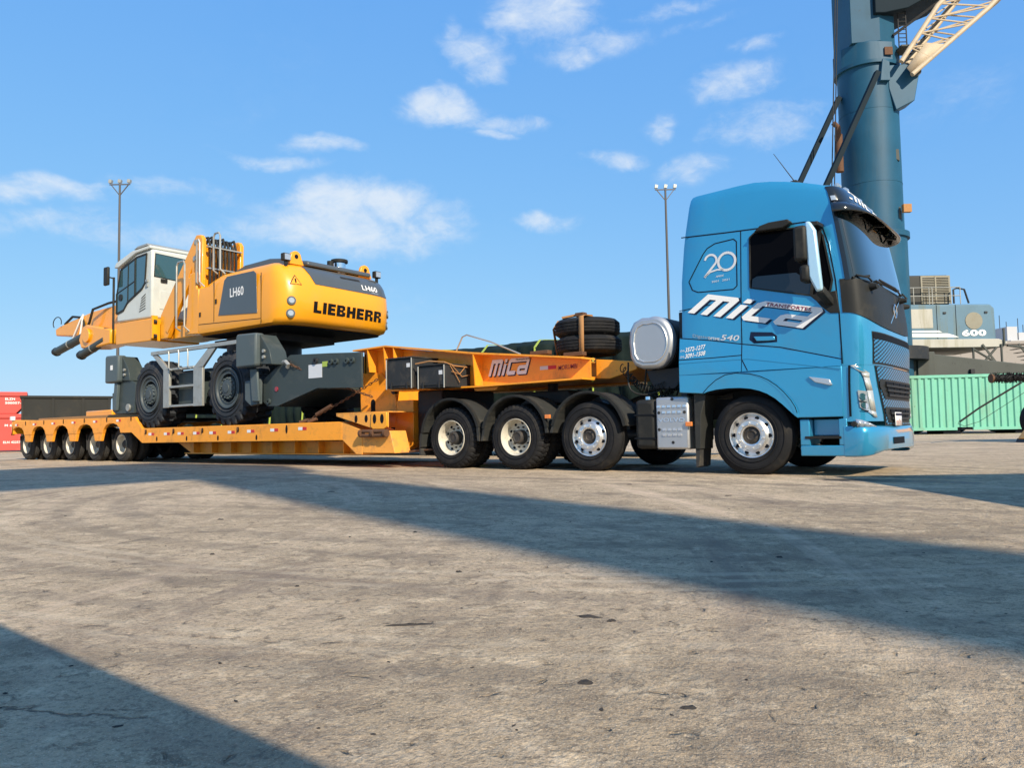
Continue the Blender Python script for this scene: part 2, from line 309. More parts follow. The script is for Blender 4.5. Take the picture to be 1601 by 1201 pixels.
# ------------------------------------------------------------------ ground
def ground_mat():
    m = bpy.data.materials.new('yard_concrete'); m.use_nodes = True; t = m.node_tree; b = t.nodes['Principled BSDF']; b.inputs['Roughness'].default_value = .88
    b.inputs['Specular IOR Level'].default_value = .3
    g = t.nodes.new('ShaderNodeNewGeometry'); P = g.outputs['Position']
    M = lambda op, a, c=None, cl=False: mth(op, a, c, cl, t)
    NZ = lambda s, d=6, r=.6, di=0., v=P: noise(v, s, d, r, di, t)
    def ramp(f, a, c, lo=0., hi=1.):
        n = t.nodes.new('ShaderNodeMapRange'); n.interpolation_type = 'SMOOTHSTEP'
        for k, x in zip(('From Min', 'From Max', 'To Min', 'To Max'), (a, c, lo, hi)): n.inputs[k].default_value = x
        t.links.new(f, n.inputs['Value']); return n.outputs[0]
    def mix(f, a, c):
        n = t.nodes.new('ShaderNodeMix'); n.data_type = 'RGBA'
        t.links.new(f, n.inputs['Factor']) if not isinstance(f, float) else setattr(n.inputs['Factor'], 'default_value', f)
        for i, x in ((6, a), (7, c)):
            if isinstance(x, tuple): n.inputs[i].default_value = (*x, 1)
            else: t.links.new(x, n.inputs[i])
        return n.outputs[2]
    sp = t.nodes.new('ShaderNodeSeparateXYZ'); t.links.new(P, sp.inputs[0]); X, Y = sp.outputs[0], sp.outputs[1]
    col = mix(ramp(NZ(.35, 8, .62, .6), .36, .66), (.50, .376, .238), (.70, .532, .348))
    col = mix(ramp(NZ(1.7, 8, .70, .8), .46, .64, 0, .8), col, (0.310, 0.232, 0.151))
    col = mix(ramp(NZ(6.5, 8, .72, .6), .50, .66, 0, .75), col, (0.840, 0.658, 0.433))
    col = mix(ramp(NZ(14, 8, .74, .9), .51, .61, 0, .75), col, (0.225, 0.171, 0.111))
    col = mix(ramp(NZ(3.1, 9, .78, 1.2), .60, .66, 0, .8), col, (0.170, 0.132, 0.090))
    col = mix(ramp(NZ(60, 6, .75), .34, .54, .75, 0), col, (0.190, 0.146, 0.098))
    col = mix(ramp(NZ(170, 3, .7), .54, .68, 0, .8), col, (0.860, 0.702, 0.499))
    # sweeping tyre marks: streaks that run along circles about two turning points
    for cx, cy, k, amt in ((-9., -12.5, 2.1, .75), (-3., 16., 1.4, .65), (14., 22., 1.8, .5)):
        dx = M('SUBTRACT', X, cx); dy = M('SUBTRACT', Y, cy)
        r = M('SQRT', M('ADD', M('MULTIPLY', dx, dx), M('MULTIPLY', dy, dy))); a = M('ARCTAN2', dy, dx)
        cb = t.nodes.new('ShaderNodeCombineXYZ'); t.links.new(M('MULTIPLY', r, k), cb.inputs[0]); t.links.new(M('MULTIPLY', a, 1.5), cb.inputs[1])
        s = NZ(1.0, 7, .7, .15, cb.outputs[0])
        msk = ramp(NZ(.11, 2, .5), .40, .62)
        col = mix(M('MULTIPLY', ramp(s, .52, .70, 0, amt), msk), col, (0.234, 0.176, 0.133))
        col = mix(M('MULTIPLY', ramp(s, .46, .32, 0, amt*.8), msk), col, (0.798, 0.602, 0.417))
    # tyre tracks of one turning truck and of straight runs past the trailer
    def band(d, w, amt, sc):
        return M('MULTIPLY', M('MULTIPLY', ramp(d, w, w*.45), ramp(NZ(sc, 6, .7, .4), .36, .60)), amt)
    dx = M('SUBTRACT', X, -1.1); dy = M('SUBTRACT', Y, -1.95); rr_ = M('SQRT', M('ADD', M('MULTIPLY', dx, dx), M('MULTIPLY', dy, dy)))
    for r0, w, amt in ((5.05, .16, .5), (5.5, .12, .4), (6.35, .10, .35), (6.75, .08, .3), (7.3, .10, .3)):
        col = mix(band(M('ABSOLUTE', M('SUBTRACT', rr_, r0)), w, amt, 2.2), col, (0.200, 0.161, 0.118))
    for y0, sl_, w, amt in ((-1.6, .03, .16, .5), (-2.1, .03, .16, .5), (-5.3, .28, .13, .4), (-5.9, .28, .13, .4), (-3.4, -.06, .15, .4)):
        col = mix(band(M('ABSOLUTE', M('SUBTRACT', M('SUBTRACT', Y, y0), M('MULTIPLY', X, sl_))), w, amt, 1.6), col, (0.195, 0.156, 0.114))
    for r0, w, amt in ((5.9, .05, .28), (6.05, .04, .3), (6.22, .04, .22), (7.0, .05, .25), (7.12, .04, .2)):
        col = mix(band(M('ABSOLUTE', M('SUBTRACT', rr_, r0)), w, amt, 2.6), col, (0.860, 0.702, 0.490))
    # oily patches with shapes of their own: x, y, rx, ry
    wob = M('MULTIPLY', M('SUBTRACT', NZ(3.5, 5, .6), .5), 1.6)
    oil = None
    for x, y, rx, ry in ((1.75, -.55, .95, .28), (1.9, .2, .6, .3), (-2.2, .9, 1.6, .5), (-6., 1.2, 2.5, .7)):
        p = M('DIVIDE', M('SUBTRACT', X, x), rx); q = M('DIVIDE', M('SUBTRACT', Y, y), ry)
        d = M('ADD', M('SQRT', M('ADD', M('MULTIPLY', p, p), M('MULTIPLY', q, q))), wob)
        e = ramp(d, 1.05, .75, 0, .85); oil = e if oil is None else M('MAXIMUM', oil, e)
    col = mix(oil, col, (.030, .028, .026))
    # one wandering crack
    cr = M('ABSOLUTE', M('ADD', M('SUBTRACT', M('MULTIPLY', M('SUBTRACT', X, 2.05), .62), M('SUBTRACT', Y, -8.95)), M('MULTIPLY', M('SUBTRACT', NZ(2.2, 6, .6), .5), .5)))
    cmask = M('MULTIPLY', ramp(X, 2.15, 1.75), ramp(X, .6, 1.0))
    col = mix(M('MULTIPLY', ramp(cr, .008, .002, 0, .6), cmask), col, (.07, .06, .05))
    t.links.new(col, b.inputs['Base Color'])
    ro = ramp(oil, 0, 1, .88, .35); t.links.new(ro, b.inputs['Roughness'])
    h = M('ADD', M('MULTIPLY', NZ(6, 8, .68), .9), M('MULTIPLY', NZ(45, 5, .7), .34))
    h = M('ADD', h, M('MULTIPLY', NZ(160, 3, .7), .13))
    h = M('SUBTRACT', h, M('MULTIPLY', ramp(NZ(14, 3, .5, .6), .66, .74), .35))
    h = M('SUBTRACT', h, M('MULTIPLY', ramp(cr, .012, .0, 0, .4), cmask))
    bp = t.nodes.new('ShaderNodeBump'); bp.inputs['Strength'].default_value = 1.0; bp.inputs['Distance'].default_value = .055
    t.links.new(h, bp.inputs['Height']); t.links.new(bp.outputs[0], b.inputs['Normal'])
    MT['yard_concrete'] = m
ground_mat()
g = MB(); g.add([(-2500,-2500,0),(2500,-2500,0),(2500,2500,0),(-2500,2500,0)], [(0,1,2,3)])
tag(g.build('ground', 'yard_concrete'), 'worn grey brown concrete port yard', kind='structure')
# ------------------------------------------------------------------ wheels
def tyre_prof(Rr, Wd, rb):
    h = Rr-rb
    return [(rb, .05*Wd+.01), (rb+.10*h, .012), (rb+.45*h, -.004), (rb+.75*h, .010), (Rr-.035, .030), (Rr-.012, .042), (Rr, .060),
            (Rr+.002, Wd*.30), (Rr-.012, Wd*.305), (Rr-.012, Wd*.34), (Rr+.003, Wd*.345), (Rr+.004, Wd*.48), (Rr-.012, Wd*.485), (Rr-.012, Wd*.515), (Rr+.004, Wd*.52), (Rr+.003, Wd*.655),
            (Rr-.012, Wd*.66), (Rr-.012, Wd*.695), (Rr+.002, Wd*.70), (Rr, Wd-.06), (Rr-.035, Wd-.03), (rb+.75*h, Wd-.01), (rb+.45*h, Wd+.004), (rb+.10*h, Wd-.012), (rb, Wd*.95-.01)]
def tyre(Rr, Wd, rb, lug=0, n=96, per=4, dual=False):
    m = MB(); pr = tyre_prof(Rr, Wd, rb)
    rf = (lambda k, j: -lug if (4 <= j <= 20 and (k+(1 if 8 <= j <= 14 else 0)) % per == 0) else 0) if lug else None
    m.lathe(pr, n, (0,0,0), rf, True)
    if dual: m.lathe([(r, y+Wd+.045) for r, y in pr], n, (0,0,0), rf, True)
    # moulded rings on the sidewall
    for rr in (rb+.22*(Rr-rb), rb+.62*(Rr-rb)):
        m.lathe([(rr-.004, .004), (rr-.002, -.008), (rr+.002, -.008), (rr+.004, .004)], 64)
    return m
def rim_front():
    m = MB(); m.lathe([(.292, .05), (.297, .018), (.290, .008), (.280, .012), (.272, .040), (.262, .055), (.250, .050), (.215, .022), (.196, .004), (.190, -.006), (.140, -.008), (.134, .004), (.118, .010), (.112, .05), (.05, .06)], 64)
    return m
def holes(r, rad, y, n=10, depth=.03, off=0.3):
    m = MB()
    for i in range(n):
        a = 2*math.pi*(i+off)/n; x, z = r*math.cos(a), r*math.sin(a); m.cyl((x, y, z), (x, y+depth, z), rad, n=14)
    return m
def nuts(r, y, n=10, rad=.017, ln=.03):
    m = MB()
    for i in range(n):
        a = 2*math.pi*i/n; x, z = r*math.cos(a), r*math.sin(a); m.cyl((x, y, z), (x, y-ln, z), rad, rad*.75, n=8)
    return m
def hubcap(y0, y1, r, r2):
    m = MB(); m.lathe([(r, y0), (r, (y0+y1)/2), (r*.93, y1+.02), (r2, y1), (r2*.8, y1+.012), (.001, y1+.014)], 32); return m
RT = .523
WF = [('wheel', rim_front().mesh('rim', 'alu')), ('tyre', tyre(RT, .30, .292).mesh('tyre', 'rubber')), ('hand_hole', holes(.232, .026, .026).mesh('hand_hole', 'gap_black')),
      ('wheel_nut', nuts(.165, -.006).mesh('wheel_nut', 'alu')), ('hub', hubcap(.07, .008, .110, .06).mesh('hub', 'hub_dark'))]
def rim_rear():
    m = MB(); m.lathe([(.292, .05), (.298, .016), (.291, .004), (.282, .010), (.276, .035), (.262, .06), (.258, .165), (.225, .185), (.20, .178), (.14, .178), (.12, .178)], 64); return m
WR = [('wheel', rim_rear().mesh('rim', 'rim_cream')), ('tyre', tyre(RT, .29, .292, .016, 144, 4, True).mesh('tyre', 'rubber')), ('hand_hole', holes(.232, .024, .172, 10, .02).mesh('hand_hole', 'gap_black')),
      ('wheel_nut', nuts(.165, .178, 10, .016, .04).mesh('wheel_nut', 'hub_dark')), ('hub', hubcap(.18, .045, .115, .075).mesh('hub', 'hub_dark'))]
RTT = .455
WT = [('wheel', MB().lathe([(.255, .05), (.262, .014), (.256, .004), (.247, .010), (.240, .035), (.226, .06), (.222, .15), (.19, .168), (.10, .168)], 48).mesh('rim', 'rim_cream')),
      ('tyre', tyre(RTT, .26, .255, .0, 64, 4, True).mesh('tyre', 'rubber_dusty')), ('hub', hubcap(.17, .06, .10, .06).mesh('hub', 'hub_dark')), ('wheel_nut', nuts(.14, .17, 8, .015, .035).mesh('wheel_nut', 'hub_dark'))]
def put_wheel(root, meshes, x, y, z, flip=False, spin=0.):
    w = link('wheel', meshes[0][1], root, loc=(x, y, z), rotz=math.pi if flip else 0)
    w.rotation_euler.y = spin
    for nm, me in meshes[1:]: link(nm, me, w, local=True, kind='stuff' if nm in ('wheel_nut', 'hand_hole') else None)
    return w
# ------------------------------------------------------------------ truck tractor
truck = thing('truck_tractor', 'metallic light blue four axle truck tractor with high roof sleeper cab and white logo', 'truck', (-2.2, 1.25, 0))
LV = [(1.34,-.98,1.13,1.495,0), (1.60,-.98,1.14,1.505,0), (1.97,-.98,1.135,1.495,0), (2.35,-.98,1.115,1.455,.020), (2.63,-.98,1.085,1.41,.035), (3.10,-.945,1.02,1.32,.061), (3.27,-.925,.99,1.285,.07),
      (3.50,-.89,.97,1.255,.08), (3.70,-.862,.945,1.21,.095), (3.80,-.845,.92,1.165,.118), (3.85,-.828,.88,1.11,.15), (3.872,-.80,.80,1.02,.22)]
def prof(z):
    for a, b in zip(LV, LV[1:]):
        if z <= b[0] or b is LV[-1]:
            k = (z-a[0])/(b[0]-a[0]); k = max(k, -1.) if a is LV[0] else k
            return [a[i]+(b[i]-a[i])*k for i in range(1, 5)]
def drop(x, z):
    w = max(0., (z-3.3)/.57); return z-w*.22*max(0., (min(x, .97)-.05)/.9)**1.5-w*.03*max(0., (-.1-x)/.7)
def F(t, z, off=0.):
    """point on the bowed front of the cab: t 0 = near side, 1 = far side"""
    xr, xs, xf, ins = prof(z); th = math.pi*t; c, s = math.cos(th), math.sin(th); hw = 1.25-ins
    y = 1.25-hw*math.copysign(abs(c)**.55, c); x = xs+(xf-xs)*abs(s)**.50
    nx = max(0., s)**.8; ny = -math.copysign(abs(c)**3.0, c); l = math.hypot(nx, ny) or 1
    return Vector((x+off*nx/l, y+off*ny/l, drop(x, z)))
def FY(y, z, off=0.):
    hw = 1.25-prof(z)[3]; k = (1.25-y)/hw; return F(math.acos(max(-1, min(1, math.copysign(abs(k)**(1/.55), k))))/math.pi, z, off)
def crease(x): return 1.70-.19*(x+.1) if x < .4 else 1.605-.21*(x-.4)
def bulge(x, z): return -.003-.15*min(crease(x)-z, .36) if z < crease(x) else 0.
def side(x, z, off=0.): return (x, prof(z)[3]-off+bulge(x, z), z)
NF = 40
sh = MB(); rows = []
for (z, xr, xs, xf, ins) in LV:
    row = [Vector((xr, 1.25, z)), Vector((xr, ins+.10, z)), Vector((xr+.03, ins+.03, z)), Vector((xr+.10, ins, z))]
    row += [Vector((xr+.10+(xs-xr-.10)*k/8, ins, z)) for k in range(1, 8)]
    row += [F(i/NF, z) for i in range(NF+1)]
    row += [Vector((xr+.10+(xs-xr-.10)*k/8, 2.5-ins, z)) for k in range(7, 0, -1)]
    row += [Vector((xr+.10, 2.5-ins, z)), Vector((xr+.03, 2.5-ins-.03, z)), Vector((xr, 2.5-ins-.10, z))]
    rows.append([Vector((p.x, p.y, drop(p.x, z) if not (i >= 11 and i < 11+NF+1) else p.z)) for i, p in enumerate(row)])
n = len(rows[0]); vs = [p for r_ in rows for p in r_]
fs = [(a*n+i, a*n+(i+1) % n, (a+1)*n+(i+1) % n, (a+1)*n+i) for a in range(len(rows)-1) for i in range(n)]
fs.append(tuple(range((len(rows)-1)*n, len(rows)*n)))
sh.add(vs, fs).build('cab_shell', 'blue_paint', truck, ang=28)
# lower side panels with the wheel arch
ARCH = [(-.63,1.07), (-.56,1.095), (-.44,1.118), (-.28,1.128), (-.12,1.125), (.02,1.108), (.13,1.078), (.23,1.035), (.33,.97), (.42,.89), (.50,.81), (.56,.75), (.60,.72)]
FLARE = [(-.63,1.075), (-.55,1.16), (-.44,1.245), (-.31,1.305), (-.17,1.32), (.02,1.30), (.14,1.265), (.25,1.21), (.36,1.13), (.45,1.04), (.53,.94), (.58,.85), (.60,.78)]
low = [(-.98,1.10)]+ARCH+[(1.13,.72), (1.13,1.338), (-.98,1.338)]
for y0, y1, sg in ((.0, .12, 1), (2.38, 2.50, -1)):
    m = MB().prism(low, y0, y1); yo_ = y0 if sg == 1 else y1
    m.v = [(x, y+(sg*bulge(x, 1.338) if abs(y-yo_) < .01 else 0), z) for x, y, z in m.v]; m.build('lower_side_panel', 'blue_paint', truck, bevel=.010)
for xa_, xb_ in ((-.972, -.105), (-.095, 1.128)):
    MB().grid(lambda u, v: (lambda x: (lambda z: side(x, z, .001))(1.338+(crease(x)-.008-1.338)*v))(xa_+(xb_-xa_)*u), 24, 6).build('lower_door_skin' if xa_ > -.5 else 'lower_cab_skin', 'blue_paint', truck)
MB().box(-.96, 1.1, .12, 2.38, 1.30, 1.336).build('cab_floor', 'steel_dark', truck)
# thin dark gaps between panels
def gap(pts, w=.011, off=.0035):
    m = MB()
    for (x0, z0), (x1, z1) in zip(pts, pts[1:]):
        l = math.hypot(x1-x0, z1-z0); nx, nz = -(z1-z0)/l*w/2, (x1-x0)/l*w/2
        c = [(x0+nx, z0+nz), (x1+nx, z1+nz), (x1-nx, z1-nz), (x0-nx, z0-nz)]
        k = max(1, int(l/.15))
        for j in range(k):
            a, b = j/k, (j+1)/k
            L = lambda p, q, f: (p[0]+(q[0]-p[0])*f, p[1]+(q[1]-p[1])*f)
            m.add([side(*L(c[0], c[1], a), off), side(*L(c[0], c[1], b), off), side(*L(c[3], c[2], b), off), side(*L(c[3], c[2], a), off)], [(0,1,2,3)])
    return m
lip = MB()                                                          # proud wheel arch lip
ip, op = ARCH, FLARE
for i in range(len(ARCH)-1):
    lip.prism([ip[i], ip[i+1], op[i+1], op[i]], -.024, .02)
lip.v = [(x, y+bulge(x, 1.338), z) for x, y, z in lip.v]
lip.build('wheel_arch_trim', 'blue_paint', truck, ang=50)
gap([(x, z) for x, z in FLARE], .010, .026).build('panel_gap', 'gap_black', truck, recalc=False)
MB().grid(lambda u, v: (lambda p: (p[0], -.02+v*.62, p[1]+.002))(ARCH[min(int(u*12+.5), 12)]), 12, 1).build('wheel_well', 'gap_black', truck, solid=.01)
for pts, w in (([(-.94,3.26), (-.3,3.225), (.3,3.20), (.74,3.185), (.86,3.165), (.95,3.10), (1.02,2.85), (1.09,2.40), (1.125,1.95), (1.138,1.36)], .016),
            ([(-.09,3.21), (-.095,2.6), (-.10,1.70), (-.10,1.50), (-.02,1.345)], .012), ([(-.975,2.23), (-.5,2.27), (-.095,2.31)], .011),
            ([(-.975,1.85), (-.5,1.78), (-.10,1.70), (.4,1.62), (1.13,1.42)], .012), ([(-.975,1.545), (-.5,1.545), (-.10,1.553)], .011)):
    gap(pts, w).build('panel_gap', 'gap_black', truck, recalc=False)
gap([(-.83,2.62), (-.78,2.50), (-.70,2.46), (-.2,2.44), (-.15,2.48), (-.15,3.08), (-.19,3.12), (-.45,3.10), (-.56,3.05), (-.62,2.98), (-.83,2.62)], .014).build('side_locker_gap', 'gap_black', truck, recalc=False)
MB().add([side(-.97,1.50,.003), side(-.02,1.50,.003), side(1.12,1.30,.003), side(1.12,1.29,.003), side(-.02,1.49,.003), side(-.97,1.489,.003)], [(0,1,4,5), (1,2,3,4)]).build('crease_shade_strip', 'crease_shade', truck, recalc=False)  # darker blue strip paints the shade along the lower crease
# side window, frame and quarter light
def sidepoly(pts, off, name, mat, y_far=False, parent=truck):
    m = MB(); m.add([side(x, z, off) for x, z in pts], [tuple(range(len(pts)))]); return m.build(name, mat, parent, recalc=False)
win = [(.03,2.43), (.84,2.225), (1.03,2.27), (1.055,2.40), (.955,2.98), (.90,3.08), (.80,3.12), (.10,3.155), (.03,3.10)]
fr = sidepoly(win, .004, 'side_window', 'window_dark')
sidepoly([(.05,2.43), (.80,2.235), (.80,2.40), (.62,2.55), (.12,2.57), (.06,2.54)], .0075, 'pane', 'black_gloss', parent=fr)
m = MB()
for a, b in zip(win, win[1:]+win[:1]): m.bar(side(*a, .006), side(*b, .006), .022, .016)
m.build('window_seal', 'black_plastic', fr)
MB().bar(side(.80,2.24,.01), side(.93,3.06,.01), .035, .02).build('window_divider', 'black_plastic', fr)
MB().prism([(.78,2.24), (1.10,2.26), (1.135,1.98), (1.02,1.99), (.92,2.08), (.86,2.16)], -.012, .03).build('mirror_base', 'black_plastic', truck, bevel=.008)
MB().prism([(.12,3.14), (.20,3.21), (.32,3.235), (.56,3.235), (.60,3.19), (.50,3.13)], -.05, .06).build('window_deflector', 'black_plastic', truck, bevel=.015)
# mirrors
for yy, sg in ((0, 1), (2.5, -1)):
    Y = lambda a: yy+sg*a
    mm = MB().prism([(.95,2.22), (1.02,2.24), (.965,2.98), (.90,3.10), (.84,3.10), (.86,2.42)], Y(-.30), Y(-.22)).build('mirror', 'blue_mirror', truck, bevel=.025)
    MB().box(.70, .86, min(Y(-.33), Y(-.12)), max(Y(-.33), Y(-.12)), 2.62, 3.06).build('mirror_glass_housing', 'black_plastic', mm, bevel=.04)
    MB().box(.76, .88, min(Y(-.33), Y(-.12)), max(Y(-.33), Y(-.12)), 2.36, 2.57).build('wide_angle_mirror', 'black_plastic', mm, bevel=.04)
    MB().bar((.94, Y(-.25), 3.07), (.92, Y(.08), 3.10), .09, .05).build('mirror_arm', 'black_plastic', mm, bevel=.01)
    MB().bar((.98, Y(-.26), 2.25), (1.02, Y(.02), 2.12), .10, .09).build('mirror_arm', 'black_plastic', mm, bevel=.01)
# far side window so the cab reads from the other side too
MB().add([(x, 2.5-prof(z)[3]+.004, z) for x, z in win], [tuple(range(len(win)))]).build('side_window', 'window_dark', truck)
# door handle, side lamp
hd = MB().prism([(.02,1.85), (.30,1.82), (.36,1.77), (.36,1.69), (.06,1.695), (.0,1.75)], -.004, .004).build('door_handle', 'navy', truck, bevel=.003)
MB().prism([(.06,1.785), (.33,1.765), (.34,1.715), (.24,1.713), (.10,1.72)], -.022, -.004).build('grip', 'blue_paint', hd, bevel=.008)
MB().prism([(.74,1.225), (.99,1.18), (1.02,1.11), (.99,1.105), (.82,1.15)], -.060, .01).build('side_lamp', 'lens', truck, bevel=.008)
# front: patches that hug the bowed cab front
def patch(name, t0, t1, z0, z1, mat, off=.006, nt=24, nz=4, parent=truck, **k):
    f0 = z0 if callable(z0) else (lambda t: z0); f1 = z1 if callable(z1) else (lambda t: z1)
    return MB().grid(lambda a, b: F(t0+(t1-t0)*a, f0(t0+(t1-t0)*a)+(f1(t0+(t1-t0)*a)-f0(t0+(t1-t0)*a))*b, off), nt, nz).build(name, mat, parent, **k)
dip = lambda t: 1.985-.17*math.sin(math.pi*t)**1.2
patch('front_panel', .002, .998, dip, lambda t: 2.40-.03*math.sin(math.pi*t), 'black_plastic', .010, 40)
ws = patch('windscreen', .055, .945, lambda t: 2.39-.03*math.sin(math.pi*t), 3.30, 'windscreen', .008, 40, 8)
for t0, t1 in ((.022, .058), (.942, .978)): patch('pillar_trim', t0, t1, 2.38, 3.34, 'black_gloss', .014, 4, 8, ws)
patch('roof_panel', .022, .978, 3.28, 3.80, 'black_gloss', .010, 40, 5)
m = MB()
for i in range(41):
    t = .03+.94*i/40; bul = math.sin(math.pi*t)**.5
    m.v += [tuple(F(t, 3.47, .014)), tuple(F(t, 3.36, .05+.05*bul)), tuple(F(t, 3.235, .07+.13*bul))]
for i in range(40):
    for j in range(2): m.f.append((i*3+j, (i+1)*3+j, (i+1)*3+j+1, i*3+j+1))
vz = m.build('sun_visor', 'black_gloss', truck, solid=.018, ang=60)
for t in (.12, .30, .5, .70, .88): MB().bar(F(t, 3.27, .012), F(t, 3.25, .13), .05, .025).build('visor_bracket', 'steel_dark', vz)
for t in (.26, .38, .5, .62, .74):
    p = F(t, 3.845, .0)+Vector((0, 0, .02)); MB().lathe([(.001, -.05), (.03, -.045), (.036, .04), (.02, .05)], 12).xf(Matrix.Translation(p)).build('roof_lamp', 'lens', truck)
MB().grid(lambda a, b: F(.035+.05*a, 3.47+.10*b, .016), 4, 2).build('marker_lamp', 'lens', truck)
decal('lettering', fit(mica2d(.35), 1.55, 1.0), lambda a, b: FY(.34+a, 3.56+.23*b, .016), 'white', truck)
# wipers
for t in (.28, .56, .80):
    w = MB(); w.tube([F(t, 2.37, .04), F(t-.06, 2.40, .07), F(t-.16, 2.43, .03)], .012); w.tube([F(t-.20, 2.40, .022), F(t, 2.44, .022)], .014); w.cyl(F(t, 2.30, .0), F(t, 2.30, .10), .05, .03); w.build('wiper', 'black_plastic', truck)
m = MB(); c = F(.5, 2.10, .02)
for i in range(24):
    a, b = 2*math.pi*i/24, 2*math.pi*(i+1)/24
    m.cyl(c+Vector((0, .085*math.cos(a), .085*math.sin(a))), c+Vector((0, .085*math.cos(b), .085*math.sin(b))), .011, n=6)
m.bar(c+Vector((.0, -.30, -.19)), c+Vector((0, .30, .19)), .012, .018); m.build('emblem', 'chrome', truck)
# lower front: shell under 1.34, grille fields, lamps
lowf = MB().grid(lambda a, b: F(a, .66+(1.345-.66)*b, -.004), 40, 6); lowf.build('front_skin', 'blue_paint', truck)
def tl(z): return .25 if z > 1.345 else .275+(.365-.275)*max(0, min(1.25, (1.33-z)/.5))
def field(name, z0, z1, mat, off, e=0., nt=30, nz=5, parent=truck):
    def fn(a, b):
        z = z0+(z1-z0)*b; ta = tl(z)+e; ya = F(ta, z).y; return FY(ya+(2.5-2*ya)*a, z, off)
    return MB().grid(fn, nt, nz).build(name, mat, parent)
field('grille_frame', .60, 1.335, 'black_plastic', .004, -.012); field('grille_frame', 1.35, 1.75, 'black_plastic', .004, -.012)
field('grille_slot', 1.665, 1.735, 'gap_black', .010)
for z0, z1 in ((1.375, 1.655), (.62, 1.325)): field('grille_mesh', z0, z1, 'grille_mesh', .011)
for z0, z1, na in ((.93, 1.175, 4), (.64, .835, 3)):
    def fn(a, b):
        zt = z1; y0 = F(tl(z1)+.012, z1).y; y = y0+(2.5-2*y0)*a; d = min(a, 1-a)
        zb = z0+max(0, .10-d)*1.0*(z1-z0)/.16; return FY(y, zb+(zt-zb)*b, .018)
    gr = MB().grid(fn, 40, 3).build('grille_opening', 'black_plastic', truck)
    for k in range(na-1):
        zz = z1-.045-k*(z1-z0-.07)/(na-1); e = .20+.05*k
        y0 = F(tl(z1), z1).y+e
        m = MB()
        for i in range(4): m.bar(FY(y0+(2.5-2*y0)*i/4+.02, zz, .024), FY(y0+(2.5-2*y0)*(i+1)/4-.02, zz, .024), .012, .034)
        m.build('grille_gap', 'gap_black', gr)
        b_ = MB(); 
        for i in range(6): b_.bar(FY(y0+(2.5-2*y0)*i/6, zz-.033, .03), FY(y0+(2.5-2*y0)*(i+1)/6, zz-.033, .03), .026, .026)
        b_.build('grille_bar', 'black_plastic', gr)
pl = MB().grid(lambda a, b: FY(.80+.36*a, .60+.17*b, .055), 4, 2).build('licence_plate', 'white', truck, solid=.006)
MB().grid(lambda a, b: FY(.81+.34*a, .727+.034*b, .059), 4, 1).build('plate_header', 'navy', pl)
for a0, b0, w_, h_ in ((.12,.30,.22,.26), (.42,.22,.16,.3), (.50,.54,.10,.2), (.70,.30,.12,.3), (.66,.12,.12,.12), (.14,.10,.3,.1)):
    MB().grid(lambda a, b: FY(.80+.36*(a0+w_*a), .60+.12*(b0+h_*b), .059), 1, 1).build('plate_mark', 'plate_print', pl)
for s in (0, 1):
    t_ = (lambda t: t) if s == 0 else (lambda t: 1-t)
    patch('lamp_panel_gap', t_(.012), t_(.022), .72, 1.335, 'gap_black', .008, 2, 6)
    hl = MB()
    def strip(pts, off):
        m = MB(); 
        for (ta, za, tb, zb), (tc_, zc, td, zd) in zip(pts, pts[1:]): m.add([F(t_(ta), za, off), F(t_(tb), zb, off), F(t_(td), zd, off), F(t_(tc_), zc, off)], [(0,1,2,3)])
        return m
    hb = strip([(.022,1.335,.055,1.34), (.11,1.24,.19,1.24), (.13,1.19,.19,1.18), (.165,1.03,.225,1.03), (.195,.79,.255,.77), (.225,.72,.268,.70)], .016).build('headlight', 'drl', truck, solid=.012)
    hh = strip([(.07,1.035,.160,1.02), (.076,.93,.168,.93), (.085,.83,.187,.80), (.14,.79,.217,.735)], .012).build('headlight_housing', 'lens', hb)
    for tt, zz, r_, rz in ((.112, .965, .085, .042), (.128, .86, .080, .040)):
        MB().grid(lambda a, b: F(t_(tt-.03+.07*a), zz+(.5-b)*2*rz*math.sin(math.pi*(.12+.76*a))-.02*a, .017), 8, 2).build('headlight_lens', 'chrome', hb)
        MB().grid(lambda a, b: F(t_(tt-.035+.075*a), zz-rz-.012-.02*a-.014*b, .018), 6, 1).build('lens_brow', 'black_gloss', hb)
    strip([(.045,.69,.055,.592), (.10,.675,.11,.592), (.16,.648,.17,.59), (.25,.598,.25,.59)], .020).build('fog_lamp', 'lens', truck, solid=.01)
